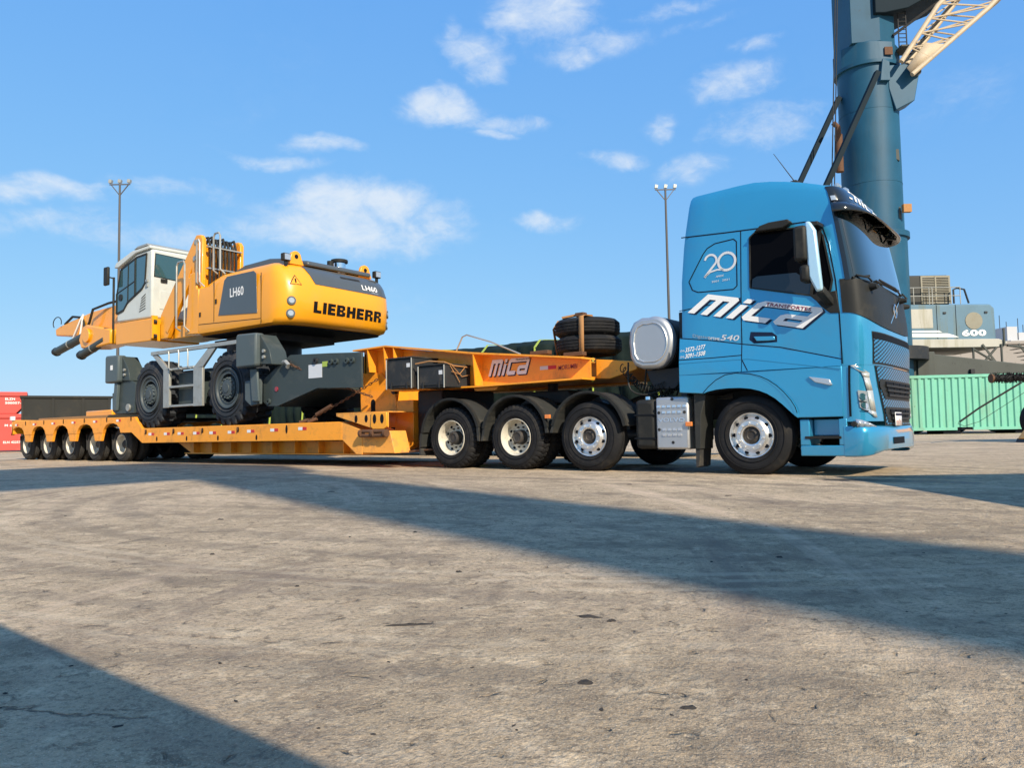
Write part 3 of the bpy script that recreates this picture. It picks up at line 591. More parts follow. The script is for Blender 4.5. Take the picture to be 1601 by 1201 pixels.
# bumper: two lofted rings hugging the front, deeper at the corners
BL = [(.235, -.02), (.25, .022), (.32, .040), (.52, .040), (.580, .030), (.602, .006), (.61, -.03)]
bz = lambda t, z: z+(.075*math.sin(math.pi*t)**3 if z < .3 else 0)
bm_ = MB().grid(lambda a, b: (lambda k: F(a, bz(a, BL[k][0]), (BL[k][1] if BL[k][1] < .02 else .004+(BL[k][1]-.004)*min(1, a/.10, (1-a)/.10))))(round(b*6)), 48, 6)
bp_ = bm_.build('bumper', 'blue_paint', truck, ang=50)
MB().grid(lambda a, b: FY(.70+.62*a, .375+.085*b, .046), 10, 2).build('tow_slot', 'gap_black', bp_)
MB().lathe([(.001, -.03), (.03, -.028), (.034, .01)], 16).xf(Matrix.Translation(F(.035, .63, .02))).build('parking_sensor', 'black_plastic', bp_)
for y0, y1, sg in ((0., .42, 1), (2.08, 2.5, -1)):
    yn = y0 if sg == 1 else y1
    q = MB(); q.box(.60, 1.16, y0-.0, y1, .245, .375); q.box(.60, .72, y0, y1, .375, .70); q.box(1.06, 1.16, y0, y1, .375, .70); q.box(.72, 1.06, y0+.16 if sg == 1 else y0, y1 if sg == 1 else y1-.16, .49, .70)
    q.build('step_housing', 'blue_paint', truck, bevel=.012)
    MB().box(.66, 1.09, min(yn-sg*.012, yn+sg*.16), max(yn-sg*.012, yn+sg*.16), .455, .488).build('step', 'black_plastic', truck, bevel=.006)
# lettering on the cab side
def lmap(x0, z0, sl, off):
    return lambda a, b: side(x0+a, z0+b+sl*a, off)
mv = fit(mica2d(.75), 1.79, .29)
decal('logo_shadow', mv, lmap(-.825, 2.175, -.235, .006), 'navy', truck)
decal('logo', mv, lmap(-.85, 2.195, -.235, .009), 'white', truck)
decal('logo_script', fit(text2d('TRANSPORTES', .02, .2), .56, .045), lmap(.24, 2.168, -.235, .013), 'maroon', truck)
m = MB()
def arc(cx, cz, r, a0, a1, n=20): return [(cx+r*math.cos(R(a0+(a1-a0)*i/n)), cz+r*math.sin(R(a0+(a1-a0)*i/n))) for i in range(n+1)]
for path, w in ((arc(-.285, 2.83, .118, 0, 360, 30), .034), (arc(-.51, 2.87, .082, 170, -30, 16)+[(-.52, 2.74), (-.60, 2.65)], .030), ([(-.60, 2.655), (-.52, 2.715), (-.42, 2.735), (-.33, 2.725)], .022)):
    mm = gap(path, w, .008); m.add(mm.v, mm.f)
m.build('anniversary_number', 'letter_white', truck, recalc=False)
decal('anniversary_text', fit(text2d('ANOS', .015, .2), .11, .026), lmap(-.44, 2.63, .02, .008), 'letter_white', truck)
decal('anniversary_years', fit(text2d('2001  2021'), .25, .026), lmap(-.50, 2.565, .02, .008), 'letter_white', truck)
decal('model_text', fit(text2d('Digasus', .0), .24, .055), lmap(-.78, 1.835, -.17, .008), 'alu_tank', truck)
decal('model_text', fit(text2d('OPTIME', .02), .16, .035), lmap(-.56, 1.80, -.17, .008), 'letter_white', truck)
decal('model_number', fit(text2d('540', .01, .25), .26, .075), lmap(-.39, 1.775, -.12, .008), 'letter_white', truck)
for s_, z_ in (('3572-1277', 1.645), ('3091-1508', 1.56)):
    decal('phone_number', fit(text2d(s_, .015, .25), .29, .062), lmap(-.885, z_, .10, .008), 'white', truck)
    decal('phone_prefix', fit(text2d('(54)'), .06, .035), lmap(-.955, z_+.005, 0, .008), 'letter_white', truck)
# aerials
m = MB(); m.lathe([(.001, 0), (.05, .0), (.001, .0)], 8); m = MB(); m.prism([(.30,3.80), (.60,3.74), (.56,3.86), (.48,3.93), (.40,3.92)], .62, .74); m.build('antenna_base', 'black_plastic', truck, bevel=.02)
MB().cyl((.46, .68, 3.90), (.20, .62, 4.34), .008, .004, 6).build('antenna', 'black_plastic', truck)
# chassis behind the cab
for y in (.80, 1.62): MB().box(-5.95, .95, y, y+.08, .74, 1.02).build('chassis_rail', 'steel_dark', truck, bevel=.008)
for x in (-5.6, -4.5, -3.2, -1.9, -1.2, .5): MB().box(x, x+.12, .882, 1.618, .78, .98).build('cross_member', 'steel_dark', truck)
for x in (0, -2.50, -3.87, -5.24): MB().cyl((x, .35, .52), (x, 2.15, .52), .085, n=14).build('axle', 'steel_dark', truck)
MB().prism([(-4.6,1.06), (-3.2,1.06), (-3.35,1.27), (-4.45,1.27)], .80, 1.70).build('fifth_wheel', 'steel_dark', truck, bevel=.02)
MB().box(-.6, .95, .86, 1.60, .55, 1.25).build('engine', 'steel_dark', truck, bevel=.03)
for x in (0,): 
    put_wheel(truck, WF, x-.03, .015, RT-.016, spin=.2); put_wheel(truck, WF, x, 2.465, RT-.012, True)
put_wheel(truck, WF, -2.50, .035, RT-.008, spin=.5); put_wheel(truck, WF, -2.50, 2.465, RT-.008, True)
for x in (-3.87, -5.24): put_wheel(truck, WR, x, .03, RT-.006, spin=.7+x); put_wheel(truck, WR, x, 2.47, RT-.006, True)
# mudguards over the three rear axles
def guard(xc, r, a0, a1, y0, y1, ext0=None, ext1=None):
    pts = [(xc+r*math.cos(R(a)), .53+r*math.sin(R(a))*1.0) for a in [a0+(a1-a0)*i/16 for i in range(17)]]
    if ext0: pts = ext0+pts
    if ext1: pts = pts+ext1
    inn = [(xc+(x-xc)*.93, .53+(z-.53)*.955) for x, z in pts]
    m = MB(); n = len(pts)
    for i in range(n-1):
        m.prism([pts[i], pts[i+1], inn[i+1], inn[i]], y0, y1)
    return m
for xc, a0, a1, e0, e1 in ((-2.50, 12, 166, None, [(-3.18, .58)]), (-3.87, 12, 168, [(-3.22, .58)], [(-4.555, .46)]), (-5.24, 14, 172, [(-4.585, .46)], [(-5.93, .60), (-5.95, .36)])):
    for y0, y1 in ((.0, .62), (1.88, 2.5)): 
        gd = guard(xc, .655, a0, a1, y0, y1, e0, e1).build('mudguard', 'fender', truck, ang=40)
        rl = guard(xc, .668, a0, a1, y0-.012 if y0 < 1 else y1-.05, y0+.05 if y0 < 1 else y1+.012, None, None); rl.build('mudguard_rim', 'black_plastic', gd, ang=40)
for x, z in ((-3.20, .83),): MB().box(x-.05, x+.05, -.03, .0, z-.03, z+.03).build('marker_lamp', 'amber', truck, bevel=.005)
MB().box(-5.97, -5.94, .02, .60, .22, .56).build('mud_flap', 'rubber_dusty', truck)
# guard behind the front wheel and its flap
MB().prism([(-.80,1.08), (-.62,1.06), (-.70,.80), (-.72,.33), (-.80,.33)], .0, .42).build('front_mudguard', 'fender', truck, bevel=.01)
MB().prism([(-.80,.33), (-.74,.33), (-.76,.10), (-.80,.08)], .02, .40).build('mud_flap', 'rubber_dusty', truck)
MB().prism([(-.80,1.08), (-.62,1.06), (-.70,.80), (-.72,.33), (-.80,.33)], 2.08, 2.5).build('front_mudguard', 'fender', truck, bevel=.01)
# tanks
tk = MB().box(-1.73, -1.40, .04, .72, .33, 1.03).build('side_tank', 'black_plastic', truck, bevel=.06)
for z in (.47, .80): MB().box(-1.735, -1.395, .032, .60, z, z+.02).build('tank_rib', 'gap_black', tk)
MB().cyl((-1.58, .20, 1.02), (-1.58, .20, 1.075), .055, .05).build('filler_cap', 'chrome', tk)
cv = MB().box(-1.385, -.89, .02, .50, .325, 1.05).build('battery_cover', 'alu_tank', truck, bevel=.03)
m = MB()
for rz, xs_ in ((.905, range(6)), (.825, range(1, 5)), (.585, range(1, 5)), (.510, range(1, 5))):
    for i in xs_: m.box(-1.36+i*.078, -1.31+i*.078, .008, .021, rz, rz+.030)
m.build('tread_stud', 'chrome', cv)
for x, z in ((-1.335, .835), (-.95, .835), (-1.335, .60), (-1.13, .42), (-1.13, 1.02)): MB().cyl((x, .016, z), (x, .021, z), .022).build('bolt_hole', 'steel_dark', cv)
decal('cover_lettering', fit(text2d('VOLVO', .02), .40, .055), lambda a, b: (-1.345+a, .014, .705+b), 'chrome', cv)
MB().box(-.93, -.83, -.012, .012, .64, .70).build('marker_lamp', 'amber', cv, bevel=.006)
MB().box(-1.72, -.86, .50, .78, .45, .98).build('tank_bracket', 'steel_dark', truck)
# round ended oil tank across the frame behind the cab
D_ = []
for i in range(33):
    a = R(-95+200*i/32); D_.append((-1.43+.30*math.cos(a), 1.845+.375*math.sin(a)))
D_ += [(-1.62,2.215), (-1.75,2.16), (-1.815,2.05), (-1.835,1.87), (-1.815,1.64), (-1.75,1.53), (-1.62,1.475)]
ot = MB().prism(D_, .28, 1.45).build('oil_tank', 'steel_dark', truck, ang=40)
MB().prism([(x*1.0, z) for x, z in D_], .10, .277).build('tank_end_cap', 'alu_tank', ot, bevel=.05, ang=40)
Dc = [(-1.47+(x+1.47)*.74, 1.845+(z-1.845)*.74) for x, z in D_]; m = MB()
for a, b in zip(Dc, Dc[1:]+Dc[:1]): m.cyl((a[0], .094, a[1]), (b[0], .094, b[1]), .009, n=6)
m.build('tank_end_bead', 'alu', ot)
MB().prism([(-1.66,1.46), (-1.14,1.48), (-1.08,1.30), (-1.22,1.18), (-1.52,1.18), (-1.60,1.30)], .30, 1.40).build('tank_saddle', 'steel_dark', ot, bevel=.01)
MB().box(-1.10, -1.0, .25, 2.25, 1.05, 2.25).build('equipment_rack', 'steel_dark', truck, bevel=.01)
for k in range(4):
    pts = [(-1.95+.25*k, .30+.12*k, 1.60), (-1.9+.2*k, .25+.1*k, 1.2-.03*k), (-1.6+.15*k, .3, 1.12+.04*k), (-1.35, .5, 1.35), (-1.15, .7, 1.6+.1*k)]
    cu = [Vector(pts[0])]
    for i in range(len(pts)-1):
        p0, p1, p2, p3 = (Vector(pts[max(i-1,0)]), Vector(pts[i]), Vector(pts[i+1]), Vector(pts[min(i+2,len(pts)-1)]))
        for s_ in range(1, 7):
            u = s_/6; cu.append(.5*((2*p1)+(p2-p0)*u+(2*p0-5*p1+4*p2-p3)*u*u+(3*p1-p0-3*p2+p3)*u**3))
    MB().tube(cu, .014, 6).build('air_hose', 'black_plastic', truck)
def coil(p, q, r, turns, rad=.008):
    p, q = Vector(p), Vector(q); d = (q-p); a = d.orthogonal().normalized(); b = d.normalized().cross(a); n = turns*10
    return MB().tube([p+d*(i/n)+(a*math.cos(2*math.pi*i/10)+b*math.sin(2*math.pi*i/10))*r+Vector((0,0,-.18*math.sin(math.pi*i/n))) for i in range(n+1)], rad, 5)
coil((-2.1, .35, 1.55), (-1.35, .30, 1.25), .05, 16).build('coiled_hose', 'black_plastic', truck)
coil((-2.0, .45, 1.40), (-1.30, .45, 1.18), .05, 14).build('coiled_hose', 'black_plastic', truck)
# ------------------------------------------------------------------ lowbed trailer
trl = thing('lowbed_trailer', 'long orange lowbed trailer with gooseneck and five rear axles coupled behind the blue truck', 'trailer', (-13, 1.25, 0))
YW = .46; YF = 2.04                                    # gooseneck webs
web = [(-7.86,1.33), (-7.86,2.20), (-7.0,2.22), (-4.85,1.93), (-2.70,1.70), (-2.70,1.42), (-4.85,1.395), (-6.6,1.42), (-6.92,1.42), (-6.96,1.20)]
def strip_along(pts, y0, y1, th):
    m = MB()
    for (x0, z0), (x1, z1) in zip(pts, pts[1:]): m.prism([(x0, z0), (x1, z1), (x1, z1+th), (x0, z0+th)], y0, y1)
    return m
for y, s in ((YW, 1), (YF, -1)):
    MB().prism(web, y, y+.02).build('gooseneck_web', 'trailer_orange', trl)
    yo = y-.26 if s == 1 else y-.11
    strip_along([(-7.9,2.205), (-7.0,2.225), (-4.85,1.935), (-2.70,1.705)], yo, yo+.40, .028).build('top_flange', 'trailer_orange', trl)
    strip_along([(-6.9,1.39), (-4.85,1.365), (-2.70,1.39)], yo, yo+.40, .026).build('bottom_flange', 'trailer_orange', trl)
    for x, zt_ in ((-7.50, 2.205), (-7.06, 2.215), (-6.80, 2.19), (-4.88, 1.93)):
        zb = 1.40 if x > -6.9 else 1.78
        MB().prism([(yo+.004 if s == 1 else y+.022, zt_), (y-.002 if s == 1 else yo+.396, zt_), (y-.002 if s == 1 else yo+.396, zb), (yo+.05 if s == 1 else y+.022, zb)], x, x+.018, 'x').build('stiffener', 'trailer_orange', trl)
    MB().prism([(-7.92,1.30), (-7.92,1.79), (-7.36,1.77), (-6.98,1.42), (-6.93,1.20), (-6.95,.72), (-7.9,.72)], y-.05 if s == 1 else y+.022, y-.003 if s == 1 else y+.06).build('neck_plate', 'trailer_orange', trl, bevel=.008)
    MB().prism([(-6.99,1.22), (-6.50,1.22), (-6.50,.52)]+[(-6.745+.245*math.cos(R(a)), .50+.20*math.sin(R(a))) for a in range(0, -181, -15)]+[(-6.99,.52)], y-.04 if s == 1 else y-.02, y+.14 if s == 1 else y+.10).build('lift_arm', 'trailer_orange', trl, bevel=.01)
MB().cyl((-6.745, YW-.075, .52), (-6.745, YW-.03, .52), .065).build('pin', 'rust', trl)
MB().prism([(-7.56+.06*math.cos(R(a)), (1.20 if a < 181 else .98)+.07*math.sin(R(a))) for a in range(0, 360, 20)], YW-.056, YW-.049).build('slot', 'gap_black', trl)
for x, z in ((-7.62, 1.86), (-6.99, 1.40)): MB().cyl((x, YW-.075, z), (x, YW-.0, z), .07 if z > 1.5 else .055).build('plug', 'steel_dark', trl)
MB().prism([(YW,.72), (YW,2.16), (YF,2.16), (YF,.72)], -7.84, -7.80, 'x').build('neck_rear_wall', 'trailer_orange', trl)
MB().prism([(-2.70,1.415), (-2.70,1.72), (-1.98,1.64), (-1.98,1.52), (-2.45,1.40)], .62, 1.88).build('nose', 'trailer_orange', trl, bevel=.01)
MB().box(-6.9, -2.72, YW+.022, YF-.002, 1.42, 1.44).build('belly_plate', 'trailer_orange', trl)
MB().prism([(-5.0,1.362), (-4.45,1.362), (-4.52,1.31), (-4.95,1.31)], YW-.10, YW+.3).build('wear_pad', 'trailer_worn', trl)
MB().cyl((-3.95, 1.25, 1.28), (-3.95, 1.25, 1.42), .09).build('king_pin', 'steel_dark', trl)
MB().box(-6.47, -5.85, .50, 2.0, .45, 1.385).build('cylinder_block', 'steel_dark', trl, bevel=.03)
MB().box(-6.50, -6.475, .6, 1.9, .95, 1.15).build('gearbox_plate', 'steel_dark', trl)
# toolboxes hung on the web
for i, (x0, x1, z0, z1) in enumerate(((-6.55, -5.90, 1.40, 1.92), (-5.77, -5.14, 1.375, 1.75))):
    tb = MB().box(x0, x1, -.19, YW-.01, z0, z1).build('toolbox', 'box_black', trl, bevel=.012)
    MB().box(x0-.012, x1+.012, -.215, YW-.012, z1+.002, z1+.026).build('lid', 'box_black' if i else 'fender', tb, bevel=.004)
    MB().box(x0+.04, x1-.04, -.205, -.1905, z0+.04, z1-.07).build('door', 'box_black', tb, bevel=.006)
    for xx in (x0+.015, x1-.015): MB().cyl((xx, -.215, z0-.01), (xx, -.215, z1), .012, n=8).build('hinge_rod', 'galv', tb)
    for xx in (x0+.13, x1-.13): MB().box(xx-.012, xx+.012, -.222, -.205, z0-.01, z0+.11).build('latch', 'steel_dark', tb)
    MB().box(x1-.14, x1-.06, -.208, -.2052, z1-.16, z1-.09).build('sticker', 'letter_white', tb)
m = MB(); m.tube([(-5.8, -.23, 1.80), (-5.5, -.2, 1.83), (-5.14, -.22, 1.79), (-5.12, .0, 1.74), (-5.11, .35, 1.73)], .012, 6); m.tube([(-5.12, -.1, 1.74), (-5.10, .05, 1.55), (-5.10, .12, 1.46)], .008, 5)
m.tube([(-5.12, -.05, 1.74), (-5.10, .18, 1.56), (-5.11, .4, 1.60)], .008, 5); m.tube([(-5.12, .3, 1.74), (-5.10, .12, 1.60), (-5.10, -.08, 1.64)], .008, 5); m.build('lashing_rope', 'strap', trl)
# bent hand rail on the gooseneck
MB().tube([(-5.55, .55, 2.05), (-5.40, .55, 2.30), (-5.30, .55, 2.33), (-4.75, .55, 2.16), (-4.12, .55, 1.90)], .014, 8).build('hand_rail', 'galv', trl)
for x in (-3.75, -3.1): MB().box(x, x+.36, .30, .42, 1.835-.108*(x+3.75), 1.90-.108*(x+3.75)).build('timber_block', 'rust', trl, bevel=.01)
# markings on the web
yl = YW-.003
mv = fit(mica2d(.45), .88, .275)
for off, mat, dx, dz in ((.003, 'navy', .02, -.02), (.006, 'white', 0, 0)):
    decal('logo', mv, lambda a, b: (-4.74+a+dx, YW-off, 1.555+b+dz-.0*a), mat, trl)
decal('logo_script', fit(text2d('TRANSPORTES', .02, .2), .33, .03), lambda a, b: (-4.15+a, YW-.009, 1.787+b), 'navy', trl)
decal('maker_name', fit(text2d('MORUMBI', .012, .1), .36, .075), lambda a, b: (-3.30+a, YW-.004, 1.575+b+.03*a), 'maroon', trl)
for x, mat in ((-3.66, 'letter_white'), (-3.50, 'red'), (-5.07, 'letter_white'), (-4.99, 'red')): MB().box(x, x+(.158 if x > -4 else .078), YW-.004, YW-.001, 1.60, 1.66).build('reflector', mat, trl)
# deck ---------------------------------------------------------------------
YD = -.25
for y0, y1 in ((YD, YD+.10), (2.65, 2.75)):
    MB().prism([(-15.0,.48), (-14.97,.835), (-7.69,.845), (-7.69,.50)], y0, y1).build('deck_side_beam', 'trailer_orange', trl, bevel=.008)
    ya, yb = (YD, .60) if y0 < 0 else (1.9, 2.75)
    MB().prism([(-7.688,.845), (-7.14,.675), (-7.14,.235), (-7.30,.235), (-7.688,.50)], ya, yb).build('deck_nose', 'trailer_worn', trl, bevel=.012)
    yi = .12 if y0 < 0 else 2.36
    MB().prism([(-14.0,.478), (-13.45,.245), (-7.34,.245), (-7.69,.478)], yi, yi+.02).build('inner_beam', 'trailer_orange', trl)
    MB().box(-13.45, -7.36, yi-.16, yi+.16, .222, .243).build('inner_flange', 'trailer_orange', trl)
    for k in range(8):
        x = -13.1+.74*k; MB().box(x, x+.015, yi-.15, yi-.002, .245, .478).build('rib', 'trailer_orange', trl)
MB().box(-14.97, -7.7, -.14, 2.64, .74, .815).build('deck_plate', 'steel_dark', trl)
for k in range(9): MB().box(-14.6+.85*k, -14.5+.85*k, -.14, 2.64, .50, .738).build('cross_beam', 'steel_dark', trl)
for i, x in enumerate((-14.8,-13.55,-12.35,-11.0,-9.35)):
    MB().prism([(x+.03*math.cos(R(a)), (.745 if i < 4 else .73)+(.06 if i < 4 else .085)*math.sin(R(a))) for a in range(0, 360, 30)], YD-.006, YD+.004).build('lashing_slot', 'gap_black', trl)
    if i < 4: MB().tube([(x-.03, YD-.01, .79), (x+.02, YD-.03, .75), (x-.02, YD-.02, .69)], .012, 6).build('lashing_ring', 'rust', trl)
for x in (-14.3, -13.0, -11.75, -10.35): MB().prism([(x+.028*math.cos(R(a)), .575+.055*math.sin(R(a))) for a in range(0, 360, 30)], YD-.006, YD+.004).build('drain_slot', 'gap_black', trl)
for x in (-14.55,-13.85,-13.25,-12.6,-11.95,-11.25,-10.55,-9.75,-8.85):
    rz = .66+.05*max(0, (x+11.5)/3)
    MB().box(x-.13, x, YD-.004, YD-.0005, rz, rz+.06).build('reflector', 'white', trl); MB().box(x+.002, x+.125, YD-.004, YD-.0005, rz, rz+.06).build('reflector', 'red', trl)
# ramp bracket, pins
rb = MB().prism([(-7.80,.985), (-6.42,.985), (-6.42,.72), (-6.80,.70), (-7.05,.76), (-7.80,.945)], YD-.045, YD-.02).build('ramp_bracket', 'trailer_worn', trl, bevel=.006)
MB().box(-7.80, -6.42, YD-.045, .45, .988, 1.005).build('bracket_cap', 'trailer_worn', rb)
MB().prism([(-6.82,.99), (-6.43,.99), (-6.41,.74), (-6.50,.69), (-6.78,.69), (-6.84,.74)], YD-.075, YD-.048).build('lug_plate', 'machine_yellow', rb, bevel=.01)
for x in (-7.25, -6.98): MB().prism([(x+.04*math.cos(R(a)), .885+.07*math.sin(R(a))) for a in range(0, 360, 30)], YD-.049, YD-.046).build('slot', 'gap_black', rb)
for x in (-6.73, -6.54): MB().prism([(x+.045*math.cos(R(a)), .875+.085*math.sin(R(a))) for a in range(0, 360, 30)], YD-.079, YD-.076).build('slot', 'gap_black', rb)
for z, x0, x1 in ((.655, -7.02, -6.45), (.58, -7.10, -6.50)): MB().cyl((x0, YD-.08, z), (x1, YD-.08, z), .035, n=12).build('hinge_pin', 'rust', trl)
for x in (-7.1, -6.78, -6.47): MB().cyl((x, YD-.08, .62), (x+.05, YD-.08, .62), .07, n=12).build('hinge_collar', 'rust', trl)
MB().prism([(-7.135,.66), (-6.42,.66), (-6.30,.26), (-7.135,.26)], YD-.0, YD+.40).build('ramp_block', 'trailer_worn', trl, bevel=.015)
MB().prism([(-6.45,.255), (-5.75,.31), (-5.75,.335), (-6.45,.29)], .1, .7).build('skid_plate', 'rust', trl)
# rear bogie
AX = [-16.53-1.44*i for i in range(5)]
pts = [(-14.97,.832), (-15.02,.845), (-15.36,1.12), (-22.62,1.175), (-22.66,.80)]
for x in reversed(AX): pts += [(x-.47,.74), (x-.41,.86), (x-.28,.945), (x-.10,.985), (x+.10,.985), (x+.28,.945), (x+.41,.86), (x+.47,.74)]
pts += [(-15.50,.74), (-14.99,.482)]
pts[5+0] = (-23.02+.0, .80) if False else pts[5]
for y0, y1 in ((YD, YD+.08), (2.67, 2.75)):
    MB().prism(pts, y0, y1).build('bogie_side_beam', 'trailer_orange', trl, bevel=.006)
    for a in AX[:-1]:
        c = a-.72; MB().prism([(c-.245,.735), (c+.245,.735), (c+.17,.54), (c-.17,.54)], y0+.006, y1-.004).build('guard_pad', 'trailer_orange', trl, bevel=.006)
MB().box(-22.6, -15.3, -.16, 2.66, 1.03, 1.10).build('bogie_deck', 'steel_dark', trl)
for x in AX:
    put_wheel(trl, WT, x, .0, RTT-.005, spin=x); put_wheel(trl, WT, x, 2.5, RTT-.005, True)
    MB().cyl((x, .4, .46), (x, 2.1, .46), .07, n=12).build('axle', 'steel_dark', trl)
    MB().prism([(x-.50,.30), (x-.46,.30), (x-.50,.72), (x-.54,.72)], .02, .55).build('mud_flap', 'rubber_dusty', trl)
for i in range(12):
    x = -22.35+.62*i
    if i % 2: MB().prism([(x+.025*math.cos(R(a)), 1.085+.065*math.sin(R(a))) for a in range(0, 360, 30)], YD-.006, YD+.004).build('lashing_slot', 'gap_black', trl)
    else:
        MB().box(x-.12, x, YD-.004, YD-.0005, 1.02, 1.075).build('reflector', 'white', trl); MB().box(x+.002, x+.11, YD-.004, YD-.0005, 1.02, 1.075).build('reflector', 'red', trl)
MB().box(-22.74, -22.66, YD+.0, 2.75, .78, 1.20).build('rear_bar', 'machine_yellow', trl, bevel=.01)
MB().box(-22.75, -22.60, YD-.05, YD+.05, 1.19, 1.31).build('end_marker', 'white', trl, bevel=.01)
# ------------------------------------------------------------------ spare tyres and their strap
def spare(z, lab, dx, dy):
    t = thing('spare_tyre', lab, 'tyre', (-3.0+dx, .92+dy, z), 'spare tyres strapped on the gooseneck')
    m = tyre(.525, .285, .30, .010, 96, 6); m.xf(Matrix.Translation((-3.0+dx, .92+dy, z)) @ Matrix.Rotation(R(90), 4, 'X')); m.build('carcass', 'rubber', t)
    return t
spare(1.83, 'black spare truck tyre lying flat on the gooseneck, lower of the two', 0, 0)
spare(2.118, 'black spare truck tyre lying flat on top of another tyre', -.04, .02)
st = thing('ratchet_strap', 'worn brown webbing strap tied down over the two spare tyres', 'strap', (-2.85, .4, 1.7))
def ribbon(pts, w, th=.006):
    m = MB()
    for a, b in zip(pts, pts[1:]): m.bar(a, b, w, th)
    return m
MB().add([(-2.86,.385,1.72), (-2.77,.385,1.72), (-2.77,.392,2.11), (-2.86,.392,2.11), (-2.86,.397,2.395), (-2.77,.397,2.395), (-2.86,.46,2.415), (-2.77,.46,2.415), (-2.88,.95,2.42), (-2.79,.95,2.42)], [(0,1,2,3), (3,2,5,4), (4,5,7,6), (6,7,9,8)]).build('webbing', 'strap', st, solid=.006)
ribbon([(-3.30,.60,2.43), (-3.05,.70,2.47), (-2.85,.80,2.44)], .09, .03).build('strap_tail', 'strap', st)
MB().box(-3.06, -2.90, .60, .72, 2.425, 2.49).build('ratchet', 'rust', st, bevel=.01)
MB().add([(-3.52,.75,1.80), (-3.52,.82,1.80), (-3.58,.78,2.28), (-3.58,.72,2.28), (-3.48,.80,2.42), (-3.48,.73,2.42)], [(0,1,2,3), (3,2,4,5)]).build('webbing', 'strap', st, solid=.006)
# ------------------------------------------------------------------ material handler
mh = thing('material_handler', 'yellow and grey wheeled material handler with white cab loaded on the lowbed trailer', 'excavator', (-12, 1.25, .83))
def big_tyre():
    m = MB(); Rr, Wd, rb = .815, .62, .43; h = Rr-rb
    pr = [(rb, .06), (rb+.08*h, .02), (rb+.35*h, -.01), (rb+.62*h, .0), (Rr-.11, .02), (Rr-.03, .035), (Rr, .06), (Rr+.008, .2), (Rr+.01, .31), (Rr+.008, .42), (Rr, .56), (Rr-.03, .585), (Rr-.11, .60), (rb+.62*h, .62), (rb+.35*h, .63), (rb+.08*h, .60), (rb, .56)]
    n = 132
    def rf(k, j):
        ph = (k+(j-8)*.5*(1 if j < 8 else -1)+(3 if j > 8 else 0)) % 6
        return -(.075 if 5 <= j <= 11 else .03) if (4 <= j <= 12 and ph >= 3.4 and j != 8) else 0
    m.lathe(pr, n, (0,0,0), rf, True)
    for rr in (rb+.2*h, rb+.45*h): m.lathe([(rr-.008, .004), (rr-.003, -.022), (rr+.003, -.022), (rr+.008, .004)], 64)
    return m
def big_rim():
    m = MB(); m.lathe([(.43, .05), (.445, .0), (.43, -.012), (.40, -.004), (.385, .03), (.35, .035), (.335, .02), (.315, .02), (.305, .09), (.25, .12), (.24, .03), (.19, .015), (.18, -.01), (.10, -.02), (.095, -.035), (.001, -.035)], 56); return m
WE = [('wheel', big_rim().mesh('rim', 'machine_rim')), ('tyre', big_tyre().mesh('tyre', 'tractor_rubber', 25)), ('wheel_nut', nuts(.215, .02, 14, .02, .04).mesh('wheel_nut', 'machine_light')), ('hub', MB().lathe([(.30, .07), (.285, .065), (.27, .10)], 40).mesh('hub', 'gap_black'))]
for x in (-14.62, -11.38):
    put_wheel(mh, WE, x, -.27, .83+.815, spin=.3*x); put_wheel(mh, WE, x, 2.77, .83+.815, True)
    MB().box(x-.28, x+.28, .3, 2.2, 1.30, 1.75).build('axle', 'machine_grey', mh, bevel=.06)
# undercarriage
MB().box(-15.2, -10.0, .55, 1.95, 1.55, 2.25).build('chassis', 'machine_grey', mh, bevel=.03)
ch = [(-10.08,1.76), (-9.2,2.20), (-8.0,2.15), (-7.11,2.10), (-7.11,1.45), (-8.02,1.485), (-8.36,1.50), (-9.60,1.195), (-9.95,1.21), (-10.08,1.30)]
for y0, y1 in ((-.28, -.24), (2.74, 2.78)): MB().prism(ch if y0 < 0 else [(min(x, -8.0), z) for x, z in ch if x < -7.9], y0, y1).build('outrigger_frame', 'machine_grey', mh, bevel=.006)
MB().prism([(min(x+.002, -8.0), z-.01) for x, z in ch if x < -7.9], -.238, 2.738).build('outrigger_beam', 'machine_grey', mh)
MB().prism([(-10.55,1.74), (-10.08,1.77), (-10.09,1.25), (-10.35,1.22), (-10.55,1.35)], -.40, -.285).build('outrigger_foot', 'machine_light', mh, bevel=.02)
MB().prism([(-10.30,1.98), (-10.05,1.98), (-9.98,1.30), (-10.22,1.30)], -.46, -.405).build('outrigger_leg', 'machine_light', mh, bevel=.02)
for x0, x1, y in ((-10.55, -9.86, -.62), (-16.60, -15.92, -.40)):
    pd = MB().prism([(x0,2.0), (x0,2.66), (x0+.06,2.70), (x1,2.68), (x1,2.04), (x1-.06,2.0)], y, y+.22).build('outrigger_cover', 'machine_light', mh, bevel=.04)
    MB().prism([(x1,2.66), (x1+.32,2.30), (x1+.40,2.02), (x1,2.04)], y+.10, y+.5).build('cover_bracket', 'machine_grey', pd, bevel=.015)
    for z in (2.32, 2.20): MB().cyl((x1+.16, y+.06, z-.02), (x1+.16, y+.11, z-.02), .035, n=10).build('bolt', 'galv', pd)
MB().box(-16.30, -16.18, -.405, -.402, 2.32, 2.44).build('sticker', 'white', mh)
fr_ = [(-15.30,1.95), (-15.95,2.15), (-16.35,1.78), (-16.48,1.74), (-16.46,1.30), (-16.30,1.22), (-15.36,1.22)]
for y0, y1 in ((-.26, -.20), (2.70, 2.76)): MB().prism(fr_, y0, y1).build('outrigger_frame', 'machine_grey', mh, bevel=.008)
MB().prism([(x, z-.01) for x, z in fr_], -.198, 2.698).build('outrigger_beam', 'machine_grey', mh)
